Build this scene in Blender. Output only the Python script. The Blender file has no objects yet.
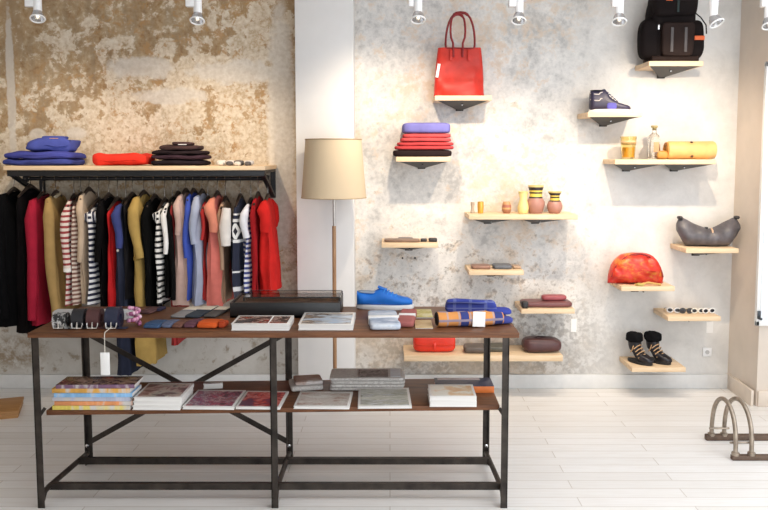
import bpy, bmesh, math, random
from mathutils import Vector, Matrix, noise
R = math.radians
S = bpy.context.scene
COL = S.collection

# ------------------------------------------------------------------ camera
FPX, CX, CY, TH, CAMH = 800.0, 390.0, 225.0, R(5.0), 1.55
CAM = Vector((0, 0, CAMH))
FWD = Vector((0, math.cos(TH), -math.sin(TH)))
cd = bpy.data.cameras.new('camera'); cam = bpy.data.objects.new('camera', cd); COL.objects.link(cam)
cam.location = CAM; cam.rotation_euler = (R(90) - TH, 0, 0)
cd.sensor_width = 36; cd.lens = 36 * FPX / 768
cd.shift_x = -(CX - 384) / 768; cd.shift_y = -(255 - CY) / 768
S.camera = cam

def ray(px, py):
    u = (px - CX) / FPX; v = (CY - py) / FPX
    return Vector((u, math.cos(TH) + math.sin(TH) * v, -math.sin(TH) + math.cos(TH) * v))
def PX(px, py, Y):
    r = ray(px, py); return CAM + r * (Y / r.y)
def PZ(px, py, z):
    r = ray(px, py); return CAM + r * ((z - CAMH) / r.z)
def mpp(p):
    return (Vector(p) - CAM).dot(FWD) / FPX

# ------------------------------------------------------------------ materials
MATS = {}
def _new(name):
    m = bpy.data.materials.new(name); m.use_nodes = True
    nt = m.node_tree
    return m, nt, nt.nodes['Principled BSDF']
class N:
    """small node-graph helper"""
    def __init__(s, nt): s.nt = nt; s.L = nt.links
    def node(s, t, **kw):
        n = s.nt.nodes.new(t)
        for k, v in kw.items(): setattr(n, k, v)
        return n
    def put(s, sock, v):
        if hasattr(v, 'is_linked') or hasattr(v, 'links'): s.L.new(v, sock)
        else: sock.default_value = v
    def coord(s): return s.node('ShaderNodeTexCoord').outputs['Object']
    def xyz(s, v=None):
        n = s.node('ShaderNodeSeparateXYZ'); s.L.new(v or s.coord(), n.inputs[0]); return n.outputs
    def mapping(s, vec, scale=(1, 1, 1), loc=(0, 0, 0)):
        n = s.node('ShaderNodeMapping'); s.L.new(vec, n.inputs[0]); n.inputs['Scale'].default_value = scale
        n.inputs['Location'].default_value = loc; return n.outputs[0]
    def noise(s, vec, scale, detail=4, rough=.55, dist=0):
        n = s.node('ShaderNodeTexNoise'); s.L.new(vec, n.inputs['Vector']); n.inputs['Scale'].default_value = scale
        n.inputs['Detail'].default_value = detail; n.inputs['Roughness'].default_value = rough
        n.inputs['Distortion'].default_value = dist; return n.outputs['Fac']
    def math(s, op, a, b=0.0, c=None):
        n = s.node('ShaderNodeMath', operation=op); s.put(n.inputs[0], a); s.put(n.inputs[1], b)
        if c is not None: s.put(n.inputs[2], c)
        return n.outputs[0]
    def ramp(s, fac, stops, interp='LINEAR'):
        n = s.node('ShaderNodeValToRGB'); n.color_ramp.interpolation = interp
        e = n.color_ramp.elements
        while len(e) < len(stops): e.new(.5)
        for i, (p, c) in enumerate(stops):
            e[i].position = p
            e[i].color = (c, c, c, 1) if isinstance(c, (int, float)) else (*c, 1)
        s.put(n.inputs[0], fac); return n.outputs[0]
    def maprange(s, v, a, b, c=0., d=1.):
        n = s.node('ShaderNodeMapRange'); s.put(n.inputs[0], v)
        for i, k in enumerate((a, b, c, d)): n.inputs[i + 1].default_value = k
        return n.outputs[0]
    def mix(s, f, a, b, mode='MIX'):
        n = s.node('ShaderNodeMix', data_type='RGBA', blend_type=mode)
        s.put(n.inputs[0], f)
        for i, v in ((6, a), (7, b)):
            s.put(n.inputs[i], (*v, 1) if isinstance(v, tuple) else v)
        return n.outputs[2]
    def bump(s, bsdf, h, strength=.3, dist=.01):
        n = s.node('ShaderNodeBump'); n.inputs['Strength'].default_value = strength
        n.inputs['Distance'].default_value = dist; s.put(n.inputs['Height'], h)
        s.L.new(n.outputs[0], bsdf.inputs['Normal'])

def solid(name, col, rough=.6, metal=0., var=.12, scale=18, bump=0., **kw):
    """plain colour with a faint procedural mottling"""
    if name in MATS: return MATS[name]
    m, nt, b = _new(name); n = N(nt)
    c = n.noise(n.coord(), scale, 3)
    dark = tuple(x * (1 - var) for x in col); lite = tuple(min(1, x * (1 + var)) for x in col)
    nt.links.new(n.ramp(c, [(.3, dark), (.7, lite)]), b.inputs['Base Color'])
    b.inputs['Roughness'].default_value = rough; b.inputs['Metallic'].default_value = metal
    for k, v in kw.items(): b.inputs[k.replace('_', ' ')].default_value = v
    if bump: n.bump(b, n.noise(n.coord(), scale * 3, 3), bump, .004)
    MATS[name] = m; return m
def cloth(name, col, rough=.9, var=.15): return solid(name, col, rough, 0, var, 9, .25, Specular_IOR_Level=.06 if max(col) < .05 else .2)
def leather(name, col, rough=.42): return solid(name, col, rough, 0, .14, 14, .2)
def glassy(name, col, rough=.03, ior=1.45):
    if name in MATS: return MATS[name]
    m, nt, b = _new(name); n = N(nt)
    b.inputs['Base Color'].default_value = (*col, 1); b.inputs['Transmission Weight'].default_value = 1
    b.inputs['Roughness'].default_value = rough; b.inputs['IOR'].default_value = ior
    MATS[name] = m; return m
def stripes(name, a, b_, period, duty=.5, axis=2, rough=.9, phase=0.):
    if name in MATS: return MATS[name]
    m, nt, b = _new(name); n = N(nt)
    co = n.coord(); x = n.xyz(co)[axis]
    x = n.math('ADD', x, n.math('MULTIPLY', n.noise(co, 9, 2), .012))
    f = n.math('FRACT', n.math('ADD', n.math('DIVIDE', x, period), phase))
    nt.links.new(n.mix(n.math('GREATER_THAN', f, duty), a, b_), b.inputs['Base Color'])
    b.inputs['Roughness'].default_value = rough
    MATS[name] = m; return m
def bands(name, stops, axis=2, lo=0., hi=1., rough=.5, metal=0.):
    """hard colour bands along an object axis, from lo to hi"""
    if name in MATS: return MATS[name]
    m, nt, b = _new(name); n = N(nt)
    nt.links.new(n.ramp(n.maprange(n.xyz()[axis], lo, hi), stops, 'CONSTANT'), b.inputs['Base Color'])
    b.inputs['Roughness'].default_value = rough; b.inputs['Metallic'].default_value = metal
    MATS[name] = m; return m
def picture(name, cols, scale=14, rough=.35, stretch=(1, 1, 1), seed=0.):
    """printed cover: patches of the cover's own colours"""
    if name in MATS: return MATS[name]
    m, nt, b = _new(name); n = N(nt)
    v = n.mapping(n.coord(), stretch, (seed * 1.7, seed, seed * .3))
    f = n.math('ADD', n.math('MULTIPLY', n.noise(v, scale * .8, 3, .5), .65), n.math('MULTIPLY', n.noise(v, scale * 3.2, 3, .6, 1.), .35))
    k = len(cols); st = [(.41 + .18 * i / max(1, k - 1), c) for i, c in enumerate(cols)]
    nt.links.new(n.ramp(f, st), b.inputs['Base Color']); b.inputs['Roughness'].default_value = rough
    MATS[name] = m; return m
def pages(name, col=(.82, .80, .77)):
    if name in MATS: return MATS[name]
    m, nt, b = _new(name); n = N(nt)
    f = n.noise(n.mapping(n.coord(), (1, 1, 260)), 3, 2)
    nt.links.new(n.ramp(f, [(.3, tuple(c * .82 for c in col)), (.6, col)]), b.inputs['Base Color'])
    b.inputs['Roughness'].default_value = .8
    MATS[name] = m; return m
def wood(name, a, b_, axis=0, scale=6, rough=.5, stretch=9):
    if name in MATS: return MATS[name]
    m, nt, b = _new(name); n = N(nt)
    sc = [stretch] * 3; sc[axis] = 1
    f = n.noise(n.mapping(n.coord(), tuple(sc)), scale, 5, .6, .6)
    nt.links.new(n.ramp(f, [(.3, a), (.7, b_)]), b.inputs['Base Color']); b.inputs['Roughness'].default_value = rough
    n.bump(b, f, .12, .003)
    MATS[name] = m; return m

# ------------------------------------------------------------------ objects
def tag(o, label=None, cat=None, group=None, kind=None):
    if label: o['label'] = label
    if cat: o['category'] = cat
    if group: o['group'] = group
    if kind: o['kind'] = kind
    return o
def thing(name, label, cat, loc, rz=0., group=None):
    o = bpy.data.objects.new(name, None); COL.objects.link(o); o.empty_display_size = .05
    o.location = loc; o.rotation_euler = (0, 0, rz)
    return tag(o, label, cat, group)
def mesh(name, bm, mat, parent=None, sharp=38, loc=None, rot=None, label=None):
    bmesh.ops.recalc_face_normals(bm, faces=bm.faces[:])
    me = bpy.data.meshes.new(name); bm.to_mesh(me); bm.free()
    me.polygons.foreach_set('use_smooth', [True] * len(me.polygons))
    if sharp: me.set_sharp_from_angle(angle=R(sharp))
    me.materials.append(mat)
    o = bpy.data.objects.new(name, me); COL.objects.link(o)
    if parent: o.parent = parent
    if loc is not None: o.location = loc
    if rot is not None: o.rotation_euler = rot
    if label: o['label'] = label
    return o
def solo(name, bm, mat, label, cat, loc, rz=0., group=None, sharp=38):
    o = mesh(name, bm, mat, sharp=sharp); o.location = loc; o.rotation_euler = (0, 0, rz)
    return tag(o, label, cat, group)
def B(): return bmesh.new()
def box(bm, c, s, bev=0., rot=None, seg=2):
    r = bmesh.ops.create_cube(bm, size=1); vs = r['verts']
    M = Matrix.Translation(c) @ (rot or Matrix()) @ Matrix.Diagonal((*s, 1))
    bmesh.ops.transform(bm, matrix=M, verts=vs)
    if bev:
        es = list({e for v in vs for e in v.link_edges})
        bmesh.ops.bevel(bm, geom=es, offset=bev, segments=seg, affect='EDGES', profile=.5)
    return bm
def lathe(bm, prof, n=28, c=(0, 0, 0), M=None):
    rings = []
    for r, z in prof:
        rings.append([bm.verts.new((r * math.cos(2 * math.pi * i / n), r * math.sin(2 * math.pi * i / n), z)) for i in range(n)])
    for a, b in zip(rings, rings[1:]):
        for i in range(n): bm.faces.new((a[i], a[(i + 1) % n], b[(i + 1) % n], b[i]))
    bm.faces.new(rings[0][::-1]); bm.faces.new(rings[-1])
    T = Matrix.Translation(c) @ (M or Matrix())
    bmesh.ops.transform(bm, matrix=T, verts=[v for r in rings for v in r])
    return bm
def loft(bm, rings, cap=True, closed=True):
    vs = [[bm.verts.new(p) for p in r] for r in rings]; n = len(vs[0])
    for a, b in zip(vs, vs[1:]):
        for i in range(n if closed else n - 1): bm.faces.new((a[i], a[(i + 1) % n], b[(i + 1) % n], b[i]))
    if cap: bm.faces.new(vs[0][::-1]); bm.faces.new(vs[-1])
    return bm
def tube(bm, pts, r, n=8, flat=1.0):
    """round tube along points; r a number or list"""
    pts = [Vector(p) for p in pts]; rings = []; up = None
    for i, p in enumerate(pts):
        d = (pts[min(i + 1, len(pts) - 1)] - pts[max(i - 1, 0)]).normalized()
        if up is None:
            up = Vector((0, 0, 1)) if abs(d.z) < .9 else Vector((0, 1, 0))
        a = d.cross(up).normalized(); b = a.cross(d).normalized(); up = b
        rr = r[i] if isinstance(r, (list, tuple)) else r
        rings.append([p + a * (rr * math.cos(2 * math.pi * k / n)) + b * (rr * flat * math.sin(2 * math.pi * k / n)) for k in range(n)])
    return loft(bm, rings)
def bar(bm, a, b, w, h):
    """square bar from a to b, w across, h along local up"""
    a, b = Vector(a), Vector(b); d = b - a
    up = Vector((0, 0, 1)) if abs(d.normalized().z) < .95 else Vector((0, 1, 0))
    x = d.normalized(); y = up.cross(x).normalized(); z = x.cross(y)
    M = Matrix((x, y, z)).transposed().to_4x4()
    return box(bm, (a + b) / 2, (d.length, w, h), 0, M)
def sgp(v, p): return math.copysign(abs(v) ** p, v)
def pillow(bm, w, d, h, e=.35, ez=.5, nz=.0, seed=0, cuts=9, c=(0, 0, 0), rot=None, sc=6):
    """soft rounded slab with its base at z = 0"""
    r = bmesh.ops.create_cube(bm, size=2); vs0 = set(r['verts'])
    old = set(bm.verts) - vs0
    bmesh.ops.subdivide_edges(bm, edges=list({e_ for v in vs0 for e_ in v.link_edges}), cuts=cuts, use_grid_fill=True)
    vs = [v for v in bm.verts if v not in old]
    M = Matrix.Translation(c) @ (rot or Matrix())
    for v in vs:
        q = v.co.normalized()
        p = Vector((sgp(q.x, e) * w / 2, sgp(q.y, e) * d / 2, sgp(q.z, ez) * h / 2))
        m = max(abs(p.x) / (w / 2), abs(p.y) / (d / 2)) if w and d else 0
        if nz:
            k = noise.noise_vector(p * sc + Vector((seed * 3.1, seed, seed * 1.7)))
            p += Vector((k.x, k.y, k.z)) * nz
        p.z = max(p.z + h / 2, 0)
        v.co = M @ p
    return bm
def prism(bm, outline, y0, y1, bev=0.):
    """outline of (x, z) pushed from y0 to y1"""
    a = [bm.verts.new((x, y0, z)) for x, z in outline]; b = [bm.verts.new((x, y1, z)) for x, z in outline]
    n = len(a); fs = [bm.faces.new(a), bm.faces.new(b[::-1])]
    for i in range(n): fs.append(bm.faces.new((a[i], b[i], b[(i + 1) % n], a[(i + 1) % n])))
    if bev: bmesh.ops.bevel(bm, geom=list({e for f in fs for e in f.edges}), offset=bev, segments=2, affect='EDGES')
    return bm

# common materials
M_plastic_white = solid('white_enamel', (.82, .82, .82), .35, 0, .03)
M_black = solid('black_steel', (.02, .02, .022), .45, .3)
M_chrome = solid('chrome', (.7, .7, .7), .18, 1., .04)
M_paper = solid('white_paper', (.86, .85, .83), .8, 0, .03)
M_pine = wood('pale_pine', (.66, .47, .28), (.80, .62, .42), 0, 5, .5)

# ------------------------------------------------------------------ room
YW = 5.23
XL, XR, YF, ZC = -3.4, 3.2, -2.6, 2.80
def plaster():
    m, nt, b = _new('old_plaster'); n = N(nt)
    co = n.coord(); X, Y, Z = n.xyz(co)
    big = n.noise(co, 1.1, 3); mid = n.noise(co, 3.6, 7, .66, .25); fine = n.noise(co, 12, 7, .68, .2); tiny = n.noise(co, 34, 5, .65)
    streak = n.noise(n.mapping(co, (6, 1, .8)), 3, 4, .6)
    # left bay: ochre undercoat with torn pale patches
    och = n.ramp(n.math('ADD', n.math('MULTIPLY', fine, .6), n.math('MULTIPLY', tiny, .4)), [(.36, (.26, .15, .07)), (.46, (.39, .27, .15)), (.54, (.46, .35, .22)), (.64, (.60, .50, .36))])
    och = n.mix(n.ramp(streak, [(.42, 0.), (.62, .65)]), och, (.31, .235, .15))
    och = n.mix(n.ramp(big, [(.48, 0.), (.62, .45)]), och, (.44, .28, .14))
    lowness = n.maprange(Z, 2.55, 1.55)
    rightness = n.maprange(X, -2.4, -.5)
    pale_f = n.math('ADD', n.math('ADD', n.math('MULTIPLY', mid, .62), n.math('MULTIPLY', fine, .38)), n.math('ADD', n.math('MULTIPLY', lowness, .12), n.math('MULTIPLY', rightness, .10)))
    pale = n.ramp(pale_f, [(.575, 0.), (.605, .9), (.66, .75), (.69, .25), (.72, .85), (.95, .9)])
    patch = n.ramp(tiny, [(.36, (.56, .46, .34)), (.5, (.70, .61, .48)), (.64, (.78, .71, .60))])
    flake = n.ramp(n.noise(co, 24, 5, .7), [(.585, 0.), (.61, .8)])
    rust = n.math('MULTIPLY', n.ramp(n.noise(co, 20, 6, .72, .3), [(.54, 0.), (.60, .85)]), n.ramp(n.noise(co, 2.4, 3), [(.45, 0.), (.55, 1.)]))
    left = n.mix(pale, och, patch)
    left = n.mix(n.math('MULTIPLY', flake, .5), left, (.70, .63, .52))
    left = n.mix(rust, left, (.43, .26, .12))
    def blot(px, py, rx, rz, wob):
        c_ = PX(px, py, YW)
        u = n.math('DIVIDE', n.math('SUBTRACT', X, c_.x), rx); v = n.math('DIVIDE', n.math('SUBTRACT', Z, c_.z), rz)
        r = n.math('ADD', n.math('MULTIPLY', u, u), n.math('MULTIPLY', v, v))
        r = n.math('ADD', r, n.math('MULTIPLY', n.math('SUBTRACT', fine, .5), wob))
        return n.ramp(r, [(.55, 1.), (1., 0.)])
    skim = n.ramp(tiny, [(.35, (.60, .545, .47)), (.65, (.70, .65, .58))])
    for q in ((238, 72, .34, .085, 3.), (140, 68, .24, .08, 3.), (76, 133, .075, .045, 1.), (38, 135, .06, .045, 1.), (281, 130, .10, .9, 2.), (170, 96, .26, .06, 3.)):
        left = n.mix(n.math('MULTIPLY', blot(*q), .85), left, skim)
    left = n.mix(n.math('MULTIPLY', blot(11, 90, .03, .55, 2.5), .7), left, (.66, .62, .56))
    # right bay: grey-white skim with tan stains and dark specks low down
    gm = n.math('ADD', n.math('MULTIPLY', mid, .45), n.math('ADD', n.math('MULTIPLY', fine, .32), n.math('MULTIPLY', tiny, .23)))
    grey = n.ramp(gm, [(.40, (.46, .455, .445)), (.47, (.63, .62, .60)), (.53, (.73, .715, .69)), (.60, (.84, .82, .785))])
    grey = n.mix(n.ramp(n.math('ADD', fine, n.math('MULTIPLY', n.math('SUBTRACT', big, .5), .5)), [(.51, 0.), (.60, .5), (.72, .75)]), grey, (.62, .47, .33))
    lowr = n.maprange(Z, 1.35, .35)
    speck = n.ramp(n.math('ADD', n.math('MULTIPLY', tiny, .55), n.math('ADD', n.math('MULTIPLY', fine, .5), n.math('MULTIPLY', lowr, .16))), [(.63, 0.), (.74, .8)])
    grey = n.mix(speck, grey, (.25, .235, .22))
    tanlow = n.ramp(n.math('ADD', big, n.math('MULTIPLY', lowr, .12)), [(.55, 0.), (.72, .55)])
    grey = n.mix(tanlow, grey, (.55, .46, .36))
    # far right: smooth painted plaster
    edge = n.maprange(n.math('ADD', X, n.math('MULTIPLY', fine, .5)), 1.35, 1.85)
    smooth = n.ramp(mid, [(.38, (.63, .615, .59)), (.62, (.75, .735, .71))])
    right = n.mix(edge, grey, smooth)
    side = n.maprange(n.math('ADD', X, n.math('MULTIPLY', mid, .25)), -.35, -.05)
    col = n.mix(side, left, right)
    low_all = n.maprange(n.math('ADD', Z, n.math('MULTIPLY', mid, .7)), 1.15, .75)
    lowc = n.mix(n.ramp(fine, [(.56, 0.), (.66, .8)]), n.ramp(mid, [(.3, (.50, .47, .42)), (.6, (.62, .60, .56))]), (.30, .24, .17))
    col = n.mix(n.math('MULTIPLY', low_all, n.math('SUBTRACT', 1., side)), col, lowc)
    col = n.mix(n.math('MULTIPLY', blot(14, 352, .26, .13, 4.), n.ramp(fine, [(.42, .0), (.56, .8)])), col, (.27, .19, .11))
    nt.links.new(col, b.inputs['Base Color']); b.inputs['Roughness'].default_value = .9
    b.inputs['Specular IOR Level'].default_value = .2
    n.bump(b, n.math('ADD', n.math('MULTIPLY', mid, .6), n.math('MULTIPLY', fine, .4)), .35, .02)
    return m
def floor_mat():
    m, nt, b = _new('whitewashed_boards'); n = N(nt); co = n.coord()
    br = n.node('ShaderNodeTexBrick'); nt.links.new(co, br.inputs['Vector'])
    br.offset = .37; br.inputs['Scale'].default_value = 1.
    br.inputs['Color1'].default_value = (.80, .785, .76, 1); br.inputs['Color2'].default_value = (.87, .86, .845, 1)
    br.inputs['Mortar'].default_value = (.58, .54, .49, 1); br.inputs['Mortar Size'].default_value = .0022
    br.inputs['Brick Width'].default_value = 1.35; br.inputs['Row Height'].default_value = .095
    g = n.noise(n.mapping(co, (1, 14, 1)), 5, 5, .6)
    c = n.mix(n.ramp(g, [(.42, 0.), (.75, .45)]), br.outputs['Color'], (.70, .655, .60))
    nt.links.new(c, b.inputs['Base Color']); b.inputs['Roughness'].default_value = .42
    n.bump(b, br.outputs['Fac'], -.25, .003)
    return m
M_plaster = plaster()
M_paint = solid('painted_plaster', (.76, .755, .75), .75, 0, .03, 4)
M_cream = solid('cream_plaster', (.70, .62, .54), .85, 0, .05, 5, .1)
M_base = solid('grey_white_gloss', (.70, .70, .69), .4, 0, .04)

def struct(name, bm, mat, sharp=38):
    o = mesh(name, bm, mat, sharp=sharp); o['kind'] = 'structure'; return o
struct('floor', box(B(), (( XL + XR) / 2, (YF + YW) / 2, -.05), (XR - XL + .4, YW - YF + .4, .1)), floor_mat())
struct('ceiling', box(B(), ((XL + XR) / 2, (YF + YW) / 2, ZC + .05), (XR - XL + .4, YW - YF + .4, .1)), M_paint)
struct('wall_back', box(B(), ((XL + XR) / 2, YW + .1, ZC / 2), (XR - XL + .4, .2, ZC)), M_plaster)
struct('wall_left', box(B(), (XL - .1, (YF + YW) / 2, ZC / 2), (.2, YW - YF, ZC)), M_cream)
corner = PZ(728, 388.5, 0); XC = corner.x
YJ = 4.84                                                       # where the return wall meets the window pier
XJ = XC + .02
bm = B(); a = 0.0
pts = [(XC, YW), (XC + .015, YJ), (XR, YJ), (XR, YW)]
lo = [bm.verts.new((x, y, 0)) for x, y in pts]; hi = [bm.verts.new((x, y, ZC)) for x, y in pts]
bm.faces.new(lo[::-1]); bm.faces.new(hi)
for i in range(4): bm.faces.new((lo[i], lo[(i + 1) % 4], hi[(i + 1) % 4], hi[i]))
struct('wall_right', bm, M_cream)
struct('wall_front', box(box(box(B(), (XL + .3, YF + .1, ZC / 2), (.6, .2, ZC)), (XR - .15, YF + .1, ZC / 2), (.3, .2, ZC)), (0, YF + .1, ZC - .12), (XR - XL, .2, .24)), M_paint)
struct('wall_side', box(box(box(box(B(), (XR + .1, YJ - .5, ZC / 2), (.2, 1.0, ZC)), (XR + .1, YF + .3, ZC / 2), (.2, .6, ZC)),
       (XR + .1, 1.1, .15), (.2, 5.6, .3)), (XR + .1, 1.1, ZC - .15), (.2, 5.6, .3)), M_paint)
YP = 5.05
xp0, xp1 = PX(296.5, 200, YP).x, PX(354, 200, YP).x
struct('wall_pillar', box(B(), ((xp0 + xp1) / 2, (YP + YW) / 2, ZC / 2), (xp1 - xp0, YW - YP, ZC), .004), M_paint)
bm = B(); box(bm, ((XL + xp0) / 2, YW - .009, .0475), (xp0 - XL, .018, .095), .004); box(bm, ((xp1 + XC) / 2, YW - .009, .0475), (XC - xp1, .018, .095), .004)
struct('baseboard_back', bm, M_base)
bm = B(); box(bm, (XC - .004, (YJ + YW) / 2, .05), (.018, YW - YJ + .01, .1), .004, Matrix.Rotation(-.036, 4, 'Z'))
box(bm, ((XC + XR) / 2 + .02, YJ - .009, .05), (XR - XC, .018, .1), .004)
struct('baseboard_right', bm, solid('cream_gloss', (.70, .61, .52), .45, 0, .04))
# window in the pier, just entering the frame on the right
wa, wb = PX(764.5, 62, YJ), PX(764.5, 325, YJ)
ww = .9; wx = wa.x
win = mesh('window_1', prism(B(), [(wx, wb.z), (wx + ww, wb.z), (wx + ww, wa.z), (wx, wa.z)], YJ - .012, YJ - .002), solid('white_gloss', (.84, .84, .83), .35, 0, .02)); win['kind'] = 'structure'
fr = B()
for (x0, x1, z0, z1) in ((wx, wx + .02, wb.z, wa.z), (wx + ww - .05, wx + ww, wb.z, wa.z), (wx, wx + ww, wa.z - .03, wa.z), (wx, wx + ww, wb.z, wb.z + .03)):
    box(fr, ((x0 + x1) / 2, YJ - .02, (z0 + z1) / 2), (x1 - x0, .02, z1 - z0), .003)
mesh('window_frame', fr, solid('white_gloss', (.84, .84, .83), .35), win)
mesh('window_pane', box(B(), (wx + ww / 2, YJ - .014, (wa.z + wb.z) / 2), (ww - .06, .004, wa.z - wb.z - .05)), solid('milky_glass', (.8, .85, .9), .1), win)
mesh('window_handle', box(box(B(), (wx + .012, YJ - .036, wb.z + .07), (.018, .014, .05), .003), (wx + .012, YJ - .055, wb.z + .05), (.014, .03, .014), .003), solid('dark_handle', (.06, .07, .08), .35, .6), win)

# ------------------------------------------------------------------ wall shelves
YS = YW - .28
M_bracket = solid('bracket_black', (.025, .022, .02), .5, .2)
SH = {}
def shelf(key, x0, x1, ytop, label, th=.03, brackets=(.5,), bw=None, drop=.045):
    a, b = PX(x0, ytop, YS), PX(x1, ytop, YS)
    w = b.x - a.x; zt = a.z; cx = (a.x + b.x) / 2
    t = thing('wall_shelf', label, 'shelf', (cx, YW, zt), 0, 'small pine shelves on the back wall')
    mesh('shelf_board', box(B(), (0, -.14, -th / 2), (w, .279, th), .002), M_pine, t)
    bwid = (bw or w * .9)
    for f in brackets:
        x = (f - .5) * w; bm = B()
        yo = -.27; yi = -.012; h = bwid / 2
        v = [bm.verts.new(p) for p in ((x - h, yo, -th), (x + h, yo, -th), (x + h, yo + .02, -th), (x - h, yo + .02, -th),
                                       (x - .012, yi, -th - drop), (x + .012, yi, -th - drop), (x + .02, yi, -th - drop + .012), (x - .02, yi, -th - drop + .012))]
        for q in ((0, 1, 5, 4), (1, 2, 6, 5), (2, 3, 7, 6), (3, 0, 4, 7), (0, 3, 2, 1), (4, 5, 6, 7)): bm.faces.new([v[i] for i in q])
        box(bm, (x, -.0075, -th - drop * .55), (.05, .013, drop * 1.1), .002)
        br = mesh('bracket', bm, M_bracket, t)
        mesh('screw_plate', box(B(), (x, yo + .10, -th - .016), (.008, .05, .004), 0, Matrix.Rotation(.25, 4, 'X')), M_chrome, br)
    SH[key] = (a.x, b.x, zt, ytop)
    return t
shelf('tote', 435, 492, 95.5, 'short pine wall shelf under the red tote bag')
shelf('pack', 649, 703.5, 61, 'short pine wall shelf under the black rucksack, topmost on the right')
shelf('high', 588, 642, 112, 'short pine wall shelf under the navy high-top sneaker')
shelf('glass', 615, 716, 159.5, 'long pine wall shelf holding the amber tumbler, bottle and tan roll', brackets=(.24, .74), bw=.30)
shelf('fold', 396, 450.5, 156.8, 'short pine wall shelf under the stack of blue, red and black folded knits')
shelf('vase', 469, 578, 214.8, 'long pine wall shelf holding the striped vases', brackets=(.22, .68), bw=.26)
shelf('strap', 381.5, 438, 243, 'short pine wall shelf nearest the pillar, holding dark straps', bw=.2)
shelf('wallet', 469, 524, 270.5, 'short pine wall shelf holding two flat wallets, below the vases', bw=.2)
shelf('grey', 686, 739, 248.5, 'short pine wall shelf under the slouchy grey bag near the corner', bw=.16)
shelf('round', 621.5, 675, 286.5, 'short pine wall shelf under the round red puffed bag', bw=.2)
shelf('shades', 668, 721, 316.5, 'short pine wall shelf holding a row of sunglasses near the corner', bw=.2)
shelf('boots', 632, 686, 367.5, 'low short pine wall shelf under the pair of black boots', bw=.2)
shelf('pouch', 521.5, 575, 309, 'short pine wall shelf holding the maroon pouch, just right of the table', bw=.2)
shelf('low', 404, 563, 355.5, 'long low pine wall shelf behind the table holding red and maroon bags', th=.038, brackets=(.2, .8), bw=.2)
def on(key, px, dy=.16):
    """a point on a shelf's top, dy out from the wall, seen at column px"""
    z = SH[key][2]; Y = YW - dy
    return Vector((PX(px, SH[key][3], Y).x, Y, z + .0006))
def h_at(p, y_base, y_top):
    """metres between two image rows at the depth of p"""
    return PX(CX, y_top, p[1]).z - PX(CX, y_base, p[1]).z
def w_at(p, x0, x1): return abs(x1 - x0) * mpp(p)

# tote
p = on('tote', 459, .14); W = w_at(p, 433.5, 484); H = h_at(p, 95, 46)
t = thing('tote_bag', 'red leather tote bag with tall looped handles', 'bag', p)
M_red = leather('red_leather', (.56, .026, .014), .5); M_dred = leather('dark_red_leather', (.24, .012, .014), .4)
bm = B(); rings = []
for i in range(13):
    f = i / 12; w = W * (1 - .16 * f + .03 * math.sin(f * 3)); d = .13 * (1 - .55 * f ** 1.3); z = H * f
    rg = []
    for k in range(36):
        a = 2 * math.pi * k / 36
        q = Vector((sgp(math.cos(a), .35) * w / 2, sgp(math.sin(a), .6) * d / 2, z))
        nn = noise.noise(Vector((q.x * 13, q.z * 10, 2.3))) * .050 + noise.noise(Vector((q.x * 25 + q.z * 25, q.z * 8, 5))) * .026
        q.y += nn * math.sin(math.pi * min(1, f + .2)); q.z += noise.noise(Vector((q.x * 9, 1, 1))) * .012 * f
        rg.append(q)
    rings.append(rg)
mesh('bag_body', loft(bm, rings), M_red, t, 60)
mesh('top_seam', tube(B(), [(W * .40 * math.cos(a), -.0335 * math.sin(a) - .002, H * .985 + noise.noise(Vector((W * .4 * math.cos(a) * 9, 1, 1))) * .01) for a in [math.pi * i / 16 for i in range(17)]], .004), M_dred, t)
for nm_, off, x_, hw_, ht, base_ in (('front', -.036, -.012, .060, h_at(p, 46, 12.5), .030), ('rear', .036, .008, .092, h_at(p, 46, 10), .088)):
    pl = [(x_ - base_ * .95, off * 1.25, H * .80), (x_ - base_, off, H)]
    for i in range(17):
        a_ = math.pi * (1 - i / 16); u_ = math.sin(a_)
        wd = hw_ * abs(math.cos(a_)) ** .75
        if base_ < hw_ * .6: wd = wd * (.5 + .5 * u_ ** .5) if abs(math.cos(a_)) > .6 else wd
        pl.append((x_ + math.copysign(wd, math.cos(a_)), off * (1 - .6 * u_), H + ht * (.12 + .88 * u_)))
    pl += [(x_ + base_, off, H), (x_ + base_ * .95, off * 1.25, H * .80)]
    hd = mesh('handle', tube(B(), pl, .0068), M_dred, t)
    mesh('handle_wrap', tube(B(), pl[8:13], .0095), M_dred, hd)
for s in (-1, 1):
    mesh('strap_tab', box(B(), (s * .055, -.05, H * .84), (.016, .006, .07), .002, Matrix.Rotation(-.16, 4, 'X')), M_red, t)
mesh('price_tag', box(B(), (-W * .43, -.066, H * .52), (.018, .003, .085), 0, Matrix.Rotation(.17, 4, 'Y')), M_paper, t, label='long white tag hanging at the side')

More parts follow.
